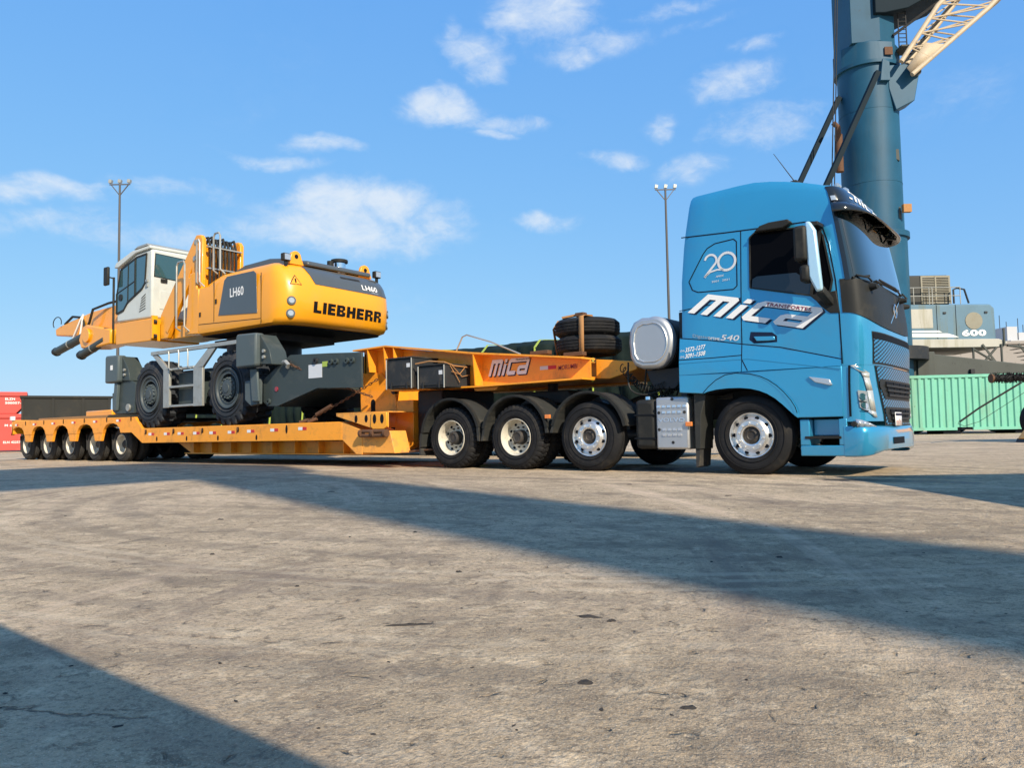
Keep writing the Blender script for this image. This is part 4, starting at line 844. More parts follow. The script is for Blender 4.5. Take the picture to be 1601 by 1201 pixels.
MB().prism([(-16.22,2.0), (-16.05,2.0), (-16.12,1.30), (-16.30,1.30)], -.34, -.262).build('outrigger_leg', 'machine_light', mh, bevel=.015)
MB().cyl((-15.62, -.30, 1.36), (-15.62, -.25, 1.36), .09).build('lashing_eye', 'galv', mh)
for x, z, r_ in ((-9.63, 1.54, .05),): MB().cyl((x, -.295, z), (x, -.28, z), r_).build('reflector', 'lens_red', mh)
for x, z in ((-9.2, 2.04), (-8.40, 2.03), (-7.95, 1.98), (-7.80, 1.98), (-7.5, 1.97), (-7.35, 1.97), (-9.88, 1.30)):
    MB().lathe([(.02, -.32), (.055, -.32), (.06, -.28)], 14).xf(Matrix.Translation((x, 0, z))).build('shackle_eye', 'machine_grey' if z < 2 else 'steel_dark', mh)
MB().box(-8.62, -8.22, -.286, -.281, 1.70, 1.96).build('data_plate', 'letter_white', mh); MB().box(-8.21, -8.06, -.286, -.281, 1.90, 2.0).build('sticker', 'strap_lime', mh)
# access ladder
YL = -.32
ld = MB(); ld.box(-14.40, -10.90, YL-.05, YL+.02, 2.555, 2.64); ld.build('ladder_rail', 'galv', mh, bevel=.008)
for x0, x1 in ((-13.86, -13.60), (-12.58, -12.22)): MB().box(x0, x1, YL-.03, YL+.03, 1.29, 2.17).build('ladder_post', 'galv', mh, bevel=.006)
MB().prism([(-14.36,2.55), (-14.16,2.55), (-13.62,2.18), (-13.84,2.16)], YL-.03, YL+.03).build('ladder_brace', 'galv', mh, bevel=.006)
MB().prism([(-11.70,2.55), (-12.0,2.55), (-12.56,2.17), (-12.22,2.14)], YL-.03, YL+.03).build('ladder_brace', 'galv', mh, bevel=.006)
for z in (2.15, 1.74, 1.30): MB().box(-13.60, -12.58, YL-.03, YL+.12, z, z+.05).build('ladder_rung', 'galv', mh, bevel=.006)
for x in (-13.52, -13.10, -12.72): MB().tube([(x-.06, YL-.05, 2.56), (x-.02, YL-.08, 2.58), (x, YL-.08, 2.5), (x, YL-.08, 2.20), (x+.10, YL-.06, 2.14)], .016, 8).build('grab_handle', 'galv', mh)
MB().box(-13.55, -12.6, -.15, .5, 1.35, 2.1).build('step_box', 'machine_grey', mh, bevel=.03)
# slewing ring
MB().cyl((-12.2, 1.25, 2.25), (-12.2, 1.25, 2.90), .85, n=40).build('slewing_ring', 'steel_dark', mh)
MB().box(-13.1, -10.7, .5, 2.1, 2.70, 2.86).build('turntable_base', 'steel_dark', mh)
# superstructure: lofted plan outlines
UL = [(2.885,-9.62,.12), (2.93,-9.50,.02), (3.02,-9.42,0), (3.40,-9.37,0), (3.72,-9.40,.005), (3.95,-9.50,.03), (4.10,-9.62,.07), (4.18,-9.76,.13), (4.215,-9.92,.22)]
def U(t, z, off=0.):
    for a, b in zip(UL, UL[1:]):
        if z <= b[0] or b is UL[-1]: k = (z-a[0])/(b[0]-a[0]); xr = a[1]+(b[1]-a[1])*k; ins = a[2]+(b[2]-a[2])*k; break
    th = math.pi*t; c, s = math.cos(th), math.sin(th); hw = 1.55-ins; xs = -10.15
    x = xs+(xr-xs)*abs(s)**.55; y = 1.30-hw*math.copysign(abs(c)**.42, c)
    nx = max(0., s)**.8; ny = -math.copysign(abs(c)**2.5, c); l = math.hypot(nx, ny) or 1
    return Vector((x+off*nx/l, y+off*ny/l, z+off*(.5 if z > 3.9 else 0)))
rows = []
for z, xr, ins in UL:
    rows.append([Vector((-12.56, 1.3, z)), Vector((-12.56, -.25+ins, z))]+[Vector((-12.56+2.41*k/6, -.25+ins, z)) for k in range(1, 6)]+[U(i/36, z) for i in range(37)]+[Vector((-12.56+2.41*k/6, 2.85-ins, z)) for k in range(5, 0, -1)]+[Vector((-12.56, 2.85-ins, z))])
rows = [[Vector((p.x, p.y, p.z-(.22*max(0, (-11.9-p.x)/.66) if p.z > 4 else 0))) for p in r_] for r_ in rows]
n = len(rows[0]); ss = MB(); ss.add([p for r_ in rows for p in r_], [(a*n+i, a*n+(i+1) % n, (a+1)*n+(i+1) % n, (a+1)*n+i) for a in range(len(rows)-1) for i in range(n)]+[tuple(range((len(rows)-1)*n, len(rows)*n)), tuple(range(n))])
ss.build('engine_housing', 'machine_yellow', mh, ang=50)
MB().prism([(p.x*1.0, p.y) for p in rows[0]], 2.862, 2.882, 'z').build('belly_plate', 'gap_black', mh)
def yt(t, z):                                     # t at a given y
    lo, hi = 0., 1.
    for _ in range(40):
        mid = (lo+hi)/2
        if U(mid, 3.4).y < t: lo = mid
        else: hi = mid
    return lo
hp = MB().grid(lambda a, b: (lambda t, z: U(yt(t, 0), z, .012))(.52-.20*b+(2.66-(.52-.20*b))*a, 3.76-.03*a+.41*b), 30, 6).build('rear_hood', 'hood_grey', mh, ang=60)
hd2 = MB().prism([(-12.35,4.19), (-12.10,4.33), (-11.6,4.44), (-10.7,4.46), (-10.25,4.40), (-9.95,4.24), (-9.9,4.19)], .30, 2.45).build('engine_hood', 'hood_grey', mh, bevel=.07)
MB().cyl((-10.95, 1.0, 4.44), (-10.95, 1.0, 4.50), .12).build('filler_cap', 'black_plastic', hd2)
MB().prism([(-10.2,4.25), (-9.70,4.20), (-9.72,4.31), (-10.0,4.36), (-10.25,4.36)], .55, 2.35).build('hood_ridge', 'hood_grey', mh, bevel=.04)
for y in (.30, 2.22):
    lu = MB().prism([(-.20,0), (.20,0), (.135,.16)]+[(.13*math.cos(R(a)), .17+.12*math.sin(R(a))) for a in range(15, 180, 15)]+[(-.135,.16)], -.04, .04, 'x').xf(Matrix.Translation((-9.80, y, 4.19))).build('lifting_lug', 'machine_yellow', mh, bevel=.012)
    MB().cyl((-9.76, y, 4.36), (-9.75, y, 4.36), .045).build('lug_hole', 'gap_black', lu)
for y in (.02, 2.55):
    lt = MB().box(-9.80, -9.68, y-.09, y+.09, 4.22, 4.38).build('work_light', 'black_plastic', mh, bevel=.02)
    MB().box(-9.678, -9.672, y-.07, y+.07, 4.24, 4.36).build('light_lens', 'lens', lt); MB().box(-9.76, -9.72, y-.03, y+.03, 4.10, 4.22).build('light_bracket', 'black_plastic', lt)
ex = MB().cyl((-9.95, 1.62, 4.20), (-9.95, 1.62, 4.45), .14, n=24).build('air_cleaner', 'chrome', mh)
MB().cyl((-9.95, 1.62, 4.455), (-9.95, 1.62, 4.53), .19, n=24).build('cleaner_cap', 'black_plastic', ex, bevel=.015)
MB().cyl((-9.95, 1.36, 4.2), (-9.95, 1.36, 4.46), .07, n=16).build('exhaust_pipe', 'black_plastic', ex)
MB().grid(lambda a, b: U(.5+.03*a-.0, 4.0+.05*b, .016), 3, 1).build('hood_latch', 'black_plastic', hp)
def rear(a0, y0, z0, w, h, s, mat, name, bold, off):
    vf = fit(text2d(s, bold), w, h); return decal(name, vf, lambda a, b: U(yt(y0+a, 0), z0+b, off), mat, mh)
# heavy block lettering, drawn stroke by stroke
BLK = {'L': [(0,.30,0,1), (.30,.66,0,.25)], 'I': [(0,.31,0,1)], 'E': [(0,.30,0,1), (.30,.68,.76,1), (.30,.64,.39,.62), (.30,.68,0,.24)],
       'B': [(0,.30,0,1), (.30,.62,.78,1), (.30,.62,.40,.60), (.30,.62,0,.22), (.50,.76,.60,.78), (.50,.80,.22,.40), (.62,.74,.78,.95), (.62,.78,.05,.22)],
       'H': [(0,.30,0,1), (.30,.52,.38,.63), (.52,.82,0,1)], 'R': [(0,.30,0,1), (.30,.62,.79,1), (.30,.62,.40,.60), (.50,.78,.60,.79), (.62,.76,.79,.95), (.50,.80,.0,.40)]}
x = 0; vs = []; fs = []
for ch_ in 'LIEBHERR':
    for (a, b, c, d) in BLK[ch_]:
        o = len(vs); k = 3
        for i in range(k+1): vs += [(x+a+(b-a)*i/k, c), (x+a+(b-a)*i/k, d)]
        fs += [(o+2*i, o+2*i+2, o+2*i+3, o+2*i+1) for i in range(k)]
    x += max(q[1] for q in BLK[ch_])+.12
lv = fit((vs, fs), 1.92, .235)
decal('maker_name', lv, lambda a, b: U(yt(.46+a, 0), 3.155+b-.012*a, .010), 'black_letter', mh)
rear(0, 1.84, 3.815, .48, .11, 'LH60', 'white', 'model_number', .02, .022)
rear(0, 2.10, 3.765, .22, .028, 'Industry', 'letter_white', 'model_text', .0, .022)
wt_ = MB().add([U(yt(-.05, 0), 3.70, .012), U(yt(.19, 0), 3.70, .012), U(yt(.07, 0), 3.91, .012)], [(0,1,2)]).build('warning_sign', 'black_letter', mh)
MB().add([U(yt(-.025, 0), 3.712, .016), U(yt(.165, 0), 3.712, .016), U(yt(.07, 0), 3.885, .016)], [(0,1,2)]).build('sign_face', 'machine_yellow', wt_)
MB().add([U(yt(.058, 0), 3.74, .020), U(yt(.082, 0), 3.74, .020), U(yt(.086, 0), 3.83, .020), U(yt(.054, 0), 3.83, .020)], [(0,1,2,3)]).build('sign_mark', 'black_letter', wt_)
for y in (-.02, 2.70):
    for z in (3.36, 3.10):
        p = U(yt(y, 0), z, .008); nn = (U(yt(y, 0), z, .05)-p).normalized()
        l_ = MB().cyl(p-nn*.03, p+nn*.010, .095, .09, 24).build('rear_lamp', 'machine_light', mh); MB().cyl(p+nn*.0105, p+nn*.02, .062, .055, 24).build('lamp_lens', 'lens', l_)
# side panels
YS = -.25
MB().prism([(-11.75,3.255), (-10.33,3.165), (-10.36,4.0), (-10.45,4.07), (-11.42,4.075), (-11.53,4.0)], YS-.012, YS-.002).build('engine_cover', 'hood_grey', mh, bevel=.01)
decal('model_number', fit(text2d('LH60', .02), .50, .20), lambda a, b: (-11.30+a, YS-.016, 3.60+b), 'white', mh)
for pts in ([(-11.93,3.13), (-11.93,4.16)], [(-10.20,2.94), (-10.20,4.0)], [(-12.54,3.13), (-10.22,3.04)]):
    MB().bar((pts[0][0], YS-.001, pts[0][1]), (pts[1][0], YS-.001, pts[1][1]), .008, .012).build('panel_gap', 'gap_black', mh)
for x, z in ((-11.85, 3.58), (-12.48, 3.35)): MB().box(x-.03, x+.03, YS-.012, YS-.002, z-.05, z+.05).build('latch', 'black_plastic', mh)
MB().prism([(-13.12,2.95), (-12.57,2.93), (-12.57,3.96), (-12.66,3.98), (-12.66,4.35), (-12.95,4.35)], -.24, .0).build('front_panel', 'machine_yellow', mh, bevel=.02)
# boom tower: two plates, diagonal legs, hoses
for y0 in (-.12, .86):
    tw = MB().prism([(-13.12,2.98), (-12.66,2.98), (-12.62,5.14), (-12.70,5.24), (-12.88,5.26), (-13.0,5.15), (-14.42,3.55), (-14.42,2.97), (-14.10,2.97), (-13.06,4.52)], y0, y0+.10).build('boom_tower_plate', 'machine_yellow', mh, bevel=.015)
    MB().bar((-14.12, y0+.03, 3.12), (-13.12, y0+.03, 4.28), .10, .12).build('tower_strut', 'machine_yellow', tw, bevel=.01)
    for x, z in ((-12.88, 5.10), (-12.93, 4.72)): MB().cyl((x, y0-.02, z), (x, y0+.12, z), .06, n=14).build('pin', 'galv', tw)
MB().box(-14.35, -12.7, -.0, .84, 2.95, 3.25).build('tower_base', 'machine_yellow', mh, bevel=.02)
MB().prism([(-13.4,3.2), (-12.9,3.2), (-12.75,5.05), (-12.95,5.1)], .02, .82).build('tower_core', 'machine_yellow', mh, bevel=.02)
for k in range(8):
    y = .06+.095*k
    MB().tube([(-12.60, y, 4.10), (-12.58, y, 4.7), (-12.60, y, 5.02), (-12.68, y, 5.20+.03*math.sin(k*2)), (-12.88, y+.03, 5.22), (-13.1, y+.05, 5.0)], .028, 8).build('hose', 'black_plastic', mh)
for z in (4.95, 4.45): MB().box(-12.64, -12.54, -.02, .86, z, z+.03).build('hose_clamp', 'galv', mh)
for x0, x1, z0, z1, y in ((-13.32, -12.98, 3.02, 4.64, -.34), (-12.62, -12.50, 4.0, 5.08, -.26), (-12.28, -12.02, 4.26, 5.20, -.05)):
    MB().tube([(x0, y+.1, z0+.04), (x0, y, z0+.1), (x0, y, z1-.08), (x0+.05, y, z1), (x1-.05, y, z1), (x1, y, z1-.08), (x1, y, z0+.1), (x1+.04, y+.1, z0)], .022, 8).build('hand_rail', 'galv', mh)
# operator cab
MB().prism([(-16.42,2.98), (-14.66,2.95), (-14.66,3.50), (-16.42,3.535)], -.22, 1.05).build('cab_platform', 'machine_yellow', mh, bevel=.02)
for z in (3.05, 3.4): MB().cyl((-14.52, -.235, z), (-14.52, -.17, z), .05, n=12).build('platform_pin', 'steel_dark', mh)
MB().bar((-14.56, -.2, 3.0), (-14.56, -.2, 3.55), .06, .14).build('platform_hinge', 'machine_yellow', mh)
cs = [(-16.42,3.55), (-14.70,3.52), (-14.70,5.22), (-15.42,5.20), (-16.25,4.95), (-16.44,4.3)]
cb = MB().prism(cs, -.20, 1.0).build('operator_cab', 'machine_white', mh, bevel=.05)
dw = [(-16.41,3.78), (-16.06,3.84), (-15.85,4.02), (-15.15,4.28), (-14.99,4.42), (-14.92,5.12), (-15.42,5.10), (-16.20,4.90), (-16.40,4.3)]
pn = MB().prism(dw, -.212, -.203).build('side_window', 'cab_glass', cb)
for a, b in (((-15.47,4.16), (-15.47,5.10)), ((-16.4,4.30), (-15.47,4.52)), ((-15.84,4.05), (-15.82,5.0))): MB().bar((a[0], -.215, a[1]), (b[0], -.215, b[1]), .012, .05 if a[0] > -15.5 else .025).build('window_bar', 'black_plastic', pn)
m = MB()
for a, b in zip(dw, dw[1:]+dw[:1]): m.bar((a[0], -.213, a[1]), (b[0], -.213, b[1]), .014, .05)
m.build('window_seal', 'black_plastic', pn)
MB().prism([(-.13,4.55), (.78,4.50), (.85,5.06), (-.10,5.10)], -14.698, -14.69, 'x').build('rear_window', 'cab_glass', cb)
MB().prism([(-.15,4.53), (.80,4.48), (.87,5.08), (-.12,5.12)], -14.6995, -14.694, 'x').build('window_seal', 'black_plastic', cb)
MB().prism([(.0,3.75), (.5,3.75), (.5,4.2), (.0,4.2)], -14.698, -14.685, 'x').build('service_flap', 'machine_white', cb, bevel=.006)
MB().prism([(.02,4.42), (.18,4.42), (.18,4.50), (.02,4.50)], -14.698, -14.66, 'x').build('rear_vent', 'black_plastic', cb)
MB().prism([(-16.52,4.98), (-16.42,5.10), (-15.6,5.29), (-14.72,5.30), (-14.72,5.225), (-15.42,5.205), (-16.30,4.96)], -.24, 1.04).build('cab_roof', 'machine_white', cb, bevel=.02)
MB().prism([(-15.5,5.30), (-14.8,5.31), (-14.85,5.37), (-15.3,5.36)], -.25, .9).build('roof_guard', 'galv', cb, bevel=.01)
for k in range(6): MB().bar((-15.28+.02*k, -.207, 3.72+.065*k), (-14.98, -.207, 3.78+.07*k), .006, .014).build('vent_slot', 'gap_black', cb)
MB().cyl((-16.20, -.23, 4.18), (-16.20, -.20, 4.18), .09, n=16).build('door_handle', 'black_plastic', cb)
for z in (4.30, 4.42): MB().box(-14.96, -14.86, -.23, -.205, z, z+.06).build('door_hinge', 'galv', cb)
gf = MB(); gf.tube([(-16.56, -.22, 3.40), (-16.56, -.22, 4.75)], .03, 8); gf.tube([(-16.56, .95, 3.40), (-16.56, .95, 4.75)], .03, 8); gf.build('cab_guard', 'black_plastic', cb)
mi = MB().box(-16.72, -16.50, -.42, -.34, 4.52, 5.0).build('mirror', 'black_plastic', cb, bevel=.03); MB().tube([(-16.56, -.22, 4.72), (-16.60, -.35, 4.75)], .02, 6).build('mirror_arm', 'black_plastic', mi)
# folded boom in front of the cab
bo = MB().prism([(-21.75,3.75), (-21.80,3.95), (-21.5,4.02), (-19.4,4.25), (-17.6,4.30), (-17.6,3.45), (-19.6,3.55)], .55, 1.35).build('boom', 'machine_yellow', mh, bevel=.03)
MB().prism([(-19.45,3.40), (-19.25,3.75), (-19.0,3.80), (-17.6,3.55), (-17.6,3.15), (-18.6,3.10), (-19.3,3.15)], .20, .75).build('boom_foot', 'machine_yellow', bo, bevel=.04)
MB().cyl((-18.9, .14, 3.48), (-18.9, .20, 3.48), .20, n=24).build('boom_pin', 'machine_yellow', bo, bevel=.01)
for a, b in (((-21.3, .40, 3.22), (-19.4, .40, 3.55)), ((-19.45, .30, 2.98), (-18.0, .30, 3.30))): 
    cy = MB().cyl(a, b, .12, n=20).build('hydraulic_cylinder', 'machine_grey', bo); MB().lathe([(.001, -.14), (.10, -.12), (.135, -.02), (.13, .04)], 20).xf(Matrix.Translation(a) @ Matrix.Rotation(R(-80), 4, 'Z')).build('cylinder_head', 'steel_dark', cy)
    c_ = Vector(a)*.55+Vector(b)*.45; d_ = (Vector(b)-Vector(a)).normalized(); MB().cyl(c_, c_+d_*.04, .128, n=20).build('clamp', 'galv', cy)
for y in (.58, 1.0):
    MB().tube([(-21.2, y, 4.06), (-20.6, y-.05, 4.22), (-20.0, y, 4.14), (-19.6, y-.15, 3.62), (-19.2, y-.2, 3.9), (-19.0, y-.2, 4.25), (-18.3, y-.1, 4.36), (-17.6, y, 4.40)], .035, 8).build('boom_hose', 'black_plastic', bo)
MB().tube([(-20.6, .50, 3.45), (-20.0, .50, 4.10), (-19.9, .52, 4.22), (-20.05, .5, 3.6)], .025, 6).build('boom_pipe', 'white', bo)
a = [(-21.55+.28*math.cos(R(k)), .5, 4.12+.18*math.sin(R(k))) for k in range(-20, 230, 20)]; MB().tube(a, .014, 6).build('hose_loop', 'black_plastic', bo)
# ------------------------------------------------------------------ tie-down chains
def chain(name, label, p, q, sag, bump=False):
    t = thing(name, label, 'chain', p, 'tie-down chains'); p, q = Vector(p), Vector(q); n = int((q-p).length/.075); lk = MB().tube([(.045*math.cos(a)*1.0, .018*math.sin(a), 0) for a in [2*math.pi*i/10 for i in range(11)]], .0095, 5).mesh('link', 'rust')
    m = MB(); base = [(v.co.x, v.co.y, v.co.z) for v in lk.vertices]; fcs = [tuple(f.vertices) for f in lk.polygons]; d = (q-p).normalized()
    for i in range(n):
        u = (i+.5)/n; c = p+(q-p)*u+Vector((0,0,-sag*4*u*(1-u))); M = Matrix.Translation(c) @ d.to_track_quat('X', 'Z').to_matrix().to_4x4() @ Matrix.Rotation(R(90*(i % 2)+20), 4, 'X'); m.add([M @ Vector(b) for b in base], fcs)
    m.build('links', 'rust', t); return t
chain('tie_down_chain', 'rusty chain hooked to the grey undercarriage beside the orange gooseneck', (-9.18, -.34, 2.03), (-7.25, .1, 1.30), .03)
c2 = chain('tie_down_chain', 'rusty chain with load binder rising from the lowbed deck edge', (-8.9, -.15, .86), (-7.1, .1, 1.62), .02)
MB().tube([(-8.6, -.11, 1.0), (-8.2, -.06, 1.17)], .04, 8).build('load_binder', 'rust', c2); MB().tube([(-9.0, -.2, .86), (-8.85, -.12, .90), (-8.75, -.18, .86), (-8.6, -.1, .92)], .035, 8).build('chain_tail', 'rust', c2)
ho = MB().tube([(-9.32, -.35, 2.06), (-9.20, -.38, 2.06), (-9.12, -.38, 2.0), (-9.18, -.36, 1.95)], .04, 8).build('chain_hook', 'galv', bpy.data.objects['tie_down_chain'])
tag(MB().box(-20.5, -18.9, .9, 1.3, 1.115, 1.42).build('timber_beam', 'machine_yellow', None, bevel=.03), 'short yellow beam lying on the rear of the trailer beside the cab', 'beam')
pl_ = MB().box(-23.0, -16.2, .6, 1.6, 1.105, 1.26).build('wooden_planks', 'strap', None, bevel=.01); tag(pl_, 'stack of brown wooden boards lying on the rear trailer deck', 'boards')
# ------------------------------------------------------------------ background, laid out on axes turned 37 degrees to the truck
LM = Matrix.Translation((CAM.x, CAM.y, 0)) @ Matrix.Rotation(YAW, 4, 'Z')       # local: x to the right, y away, z up
def lbuild(m, *a, **k): return m.xf(LM).build(*a, **k)
def lthing(name, label, cat, loc, group=None): return thing(name, label, cat, tuple(LM @ Vector(loc)), group)
def lp(u, v, D):                                       # point at depth D seen through a pixel, in local axes
    p = CAM+ray(u, v)*D; return LM.inverted() @ p
# tarp covered load on a parked trailer beyond the truck
tl = thing('tarp_covered_load', 'long load under a dark green tarpaulin parked behind the orange gooseneck', 'covered load', (-9, 6.5, 0))
def tarp(u, v):
    x = -24+21.2*u; prof_ = [(5.0,.55), (5.0,1.2), (5.02,2.0), (5.1,2.62), (5.35,2.76), (6.2,2.80), (7.1,2.76), (7.3,2.6), (7.35,1.5), (7.35,.55)]
    i = min(int(v*9), 8); f = v*9-i; y = prof_[i][0]+(prof_[i+1][0]-prof_[i][0])*f; z = prof_[i][1]+(prof_[i+1][1]-prof_[i][1])*f
    if x < -12.2: z = .55+(z-.55)*(.50 if x < -12.6 else .7)
    w = .04*math.sin(x*9+z*3)*math.sin(x*3.1)+.03*math.sin(x*17+z*5)
    return (x, y+w*(1 if y < 6 else -1), z+.012*math.sin(x*2.3)+.006*math.sin(x*7))
MB().grid(tarp, 260, 27).build('tarpaulin', 'tarp', tl, ang=180)
for x in (-23,-21.4,-19.8,-17.2,-15.6,-14.2,-11.5,-10.2,-8.6,-7.0,-5.4,-3.8):
    zt_ = 2.83 if x > -12 else 1.72
    m = MB(); m.bar((x, 4.91, .6), (x, 4.99, zt_-.26), .012, .055); m.bar((x, 4.99, zt_-.26), (x+.01, 5.2, zt_-.06), .06, .012); m.bar((x+.01, 5.2, zt_-.06), (x+.02, 6.1, zt_+.005), .06, .012); m.build('lashing_strap', 'strap_lime', tl)
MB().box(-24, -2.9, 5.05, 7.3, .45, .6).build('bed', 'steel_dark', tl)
MB().box(-23.8, -13.2, 5.12, 7.2, .10, .448).build('chassis', 'steel_dark', tl)  # dark filler box standing in for the shade under the bed
for x in (-9, -7.6, -6.2):
    for y in (5.1, 6.9): MB().lathe(tyre_prof(.5, .3, .28), 32, (x, y, .5), None, True).build('wheel', 'rubber', tl)
# lamp masts
def mast(u, vt, vb, D, label):
    t = lp(u, vt, D); b = lp(u, vb, D); ztop = (LM @ t).z
    r = lthing('lamp_mast', label, 'lamp post', (t.x, t.y, 0), 'tall yard lamp masts')
    lbuild(MB().cyl((t.x, t.y, 0), (t.x, t.y, ztop-.3), .17, .10, 12), 'pole', 'post_steel', r)
    h = MB(); h.bar((t.x-1.05, t.y, ztop-.35), (t.x+1.05, t.y, ztop-.35), .10, .10); h.bar((t.x-.9, t.y, ztop-.35), (t.x, t.y, ztop-1.5), .08, .08); h.bar((t.x+.9, t.y, ztop-.35), (t.x, t.y, ztop-1.5), .08, .08); lbuild(h, 'head_frame', 'post_steel', r)
    for dx in (-.95, 0, .95): lbuild(MB().prism([(dx+t.x-.15,ztop-.20), (dx+t.x+.15,ztop-.20), (dx+t.x+.2,ztop+.1), (dx+t.x-.1,ztop+.16)], t.y-.2, t.y+.15), 'floodlight', 'galv', r)
    return r
mast(187.5, 283, 690, 80, 'tall grey lamp mast rising behind the white operator cab')
mast(1040, 291, 675, 80, 'tall grey lamp mast just left of the blue truck cab')
PIV = (-25.2, 40.0)                                    # the bins stand turned to the quay: plain rotation about this corner
def sbuild(m, *a, **k):
    return lbuild(m.xf(Matrix.Translation((PIV[0], PIV[1], 0)) @ Matrix.Rotation(R(31), 4, 'Z') @ Matrix.Translation((-PIV[0], -PIV[1], 0))), *a, **k)
# containers and bins on the left
rr = []
for (z0, z1, lab, t1, t2, r1) in ((1.93, 3.02, 'upper faded red skip container stacked at the left edge behind the trailer', 'ELZN', '500057-6', 0), (.06, 1.90, 'lower red skip container at the left edge with a pale lower half', 'M 60', 'ELN 422571', .0)):
    t = lthing('skip_container', lab, 'container', (-29, 40, z0), 'red containers stacked at the left edge')
    h_ = z1-z0
    x1 = -24.9+.02; p_ = [(-32, z0), (x1-(.45 if r1 == 0 and z0 > 1 else .2), z0), (x1-.12, z0+h_*.35), (x1-.12, z1-.2), (x1, z1-.2), (x1, z1), (-32, z1)]
    sbuild(MB().prism(p_, 40, 42.4), 'body', 'red_paint', t, bevel=.02)
    sbuild(MB().box(-32, x1+.03, 39.93, 42.45, z1-.20, z1+.02), 'rim', 'red_paint', t, bevel=.02)
    for q in range(3): sbuild(MB().box(-26.9-.9*q, -26.82-.9*q, 39.9, 39.999, z0+.1, z1-.2), 'rib', 'red_paint', t)
    if z0 > 1:
        sbuild(MB().add([(a, 39.99, b) for a, b in [(x*1, y) for x, y in [(u_-25.80, v_+2.62) for u_, v_ in fit(text2d(t1, .03), .42, .12)[0]]]], fit(text2d(t1, .03), .42, .12)[1]), 'lettering', 'white', t, recalc=False)
        sbuild(MB().add([(u_-25.80, 39.99, v_+2.42) for u_, v_ in fit(text2d(t2, .03), 0.80, .12)[0]], fit(text2d(t2, .03), 0.80, .12)[1]), 'lettering', 'white', t, recalc=False)
    else:
        sbuild(MB().add([(u_-25.80, 39.99, v_+1.28) for u_, v_ in fit(text2d(t1, .03), .42, .12)[0]], fit(text2d(t1, .03), .42, .12)[1]), 'lettering', 'white', t, recalc=False)
        sbuild(MB().add([(u_-25.85, 39.99, v_+.42) for u_, v_ in fit(text2d(t2, .03), 0.80, .12)[0]], fit(text2d(t2, .03), 0.80, .12)[1]), 'lettering', 'white', t, recalc=False)
PIV = (-22.0, 39.0)
bb = lthing('steel_bin', 'large black steel bin standing behind the rear of the trailer', 'bin', (-22.6, 40, 0))
sbuild(MB().prism([(-24.05,.0), (-20.25,.0), (-20.2,2.66), (-24.10,2.72)], 39, 43), 'body', 'bin_black', bb, bevel=.03)
sbuild(MB().box(-24.15, -20.15, 38.93, 43.05, 2.62, 2.74), 'rim', 'bin_black', bb, bevel=.01)
for x in (-24.08,-22.8,-21.5,-20.35): sbuild(MB().box(x, x+.10, 38.92, 38.998, 0, 2.6), 'rib', 'bin_black', bb)
# green container
gc = lthing('shipping_container', 'long mint green shipping container beyond the front of the blue truck', 'container', (28, 43.5, 0))
xa, xb, z0, z1 = 21.0, 33.2, .22, 3.32; prof2 = []; x = xa+.18; k = 0
while x < xb-.25:
    prof2 += [(x, 0), (x+.10, 0), (x+.155, .075), (x+.27, .075), (x+.325, 0)]; x += .36
sk = lambda x: 44.4-.20*(x-xa)*1.0*.95/1.0*.55
m = MB(); vs = []; 
for px_, dd in prof2: vs += [(px_, sk(px_)+dd, z0+.16), (px_, sk(px_)+dd, z1-.14)]
m.add(vs, [(2*i, 2*i+2, 2*i+3, 2*i+1) for i in range(len(prof2)-1)]); lbuild(m, 'corrugated_wall', 'green_paint', gc, ang=25)
def skbox(x0, x1, d0, d1, za, zb):
    m = MB(); m.add([(x+.1045*d, sk(x)+d, z) for z in (za, zb) for x, d in ((x0, d0), (x1, d0), (x1, d1), (x0, d1))], [(0,3,2,1), (4,5,6,7), (0,1,5,4), (1,2,6,5), (2,3,7,6), (3,0,4,7)]); return m
lbuild(skbox(xa, xb, -.03, .12, z1-.14, z1), 'top_rail', 'green_paint', gc); lbuild(skbox(xa, xb, .02, 2.5, z1-.02, z1+.02), 'roof', 'green_paint', gc)
for x0, x1 in ((xa, 24.9), (25.75, 29.2), (29.95, xb)): lbuild(skbox(x0, x1, -.03, .12, z0-.0, z0+.16), 'bottom_rail', 'green_paint', gc)
lbuild(skbox(xa, xb, .125, 2.4, z0+.02, z1-.05), 'body_core', 'gap_black', gc)
for x0 in (xa, xb-.2): lbuild(skbox(x0-.01, x0+.19, -.05, .15, .02, z1+.03), 'corner_post', 'green_paint', gc)
for x0 in (xa, 24.2, 28.0, 31.9): lbuild(skbox(x0, x0+.9, .1, 2.3, .0, z0-.002), 'bearer', 'gap_black', gc)
# harbour crane ------------------------------------------------------------
cr = lthing('harbour_crane', 'blue mobile harbour crane with tall tower and beige lattice boom behind the truck', 'crane', (22.9, 50, 0))
tx, ty = 23.55, 50.0
lbuild(MB().cyl((tx, ty, 3), (tx, ty, 23.6), 1.80, 1.80, 56), 'tower', 'crane_blue', cr)
lbuild(MB().cyl((tx, ty, 2), (tx, ty, 12.6), 1.93, 1.93, 56), 'tower_base', 'crane_blue', cr); lbuild(MB().cyl((tx, ty, 12.4), (tx, ty, 12.75), 2.08, n=56), 'flange', 'crane_blue', cr)
oc = [(tx+2.02*math.cos(R(a)), ty+1.9*math.sin(R(a))) for a in (-105, -62, -20, 20, 62, 118, 160, 200, 235)]
lbuild(MB().prism(oc, 23.6, 24.9, 'z'), 'tower_collar', 'crane_blue', cr, bevel=.04)
lbuild(MB().prism([(tx-1.55, ty-1.45), (tx+.15, ty-1.75), (tx+1.35, ty-1.2), (tx+1.35, ty+1.4), (tx-1.5, ty+1.4)], 24.9, 42, 'z'), 'tower_head', 'crane_blue', cr, bevel=.03)
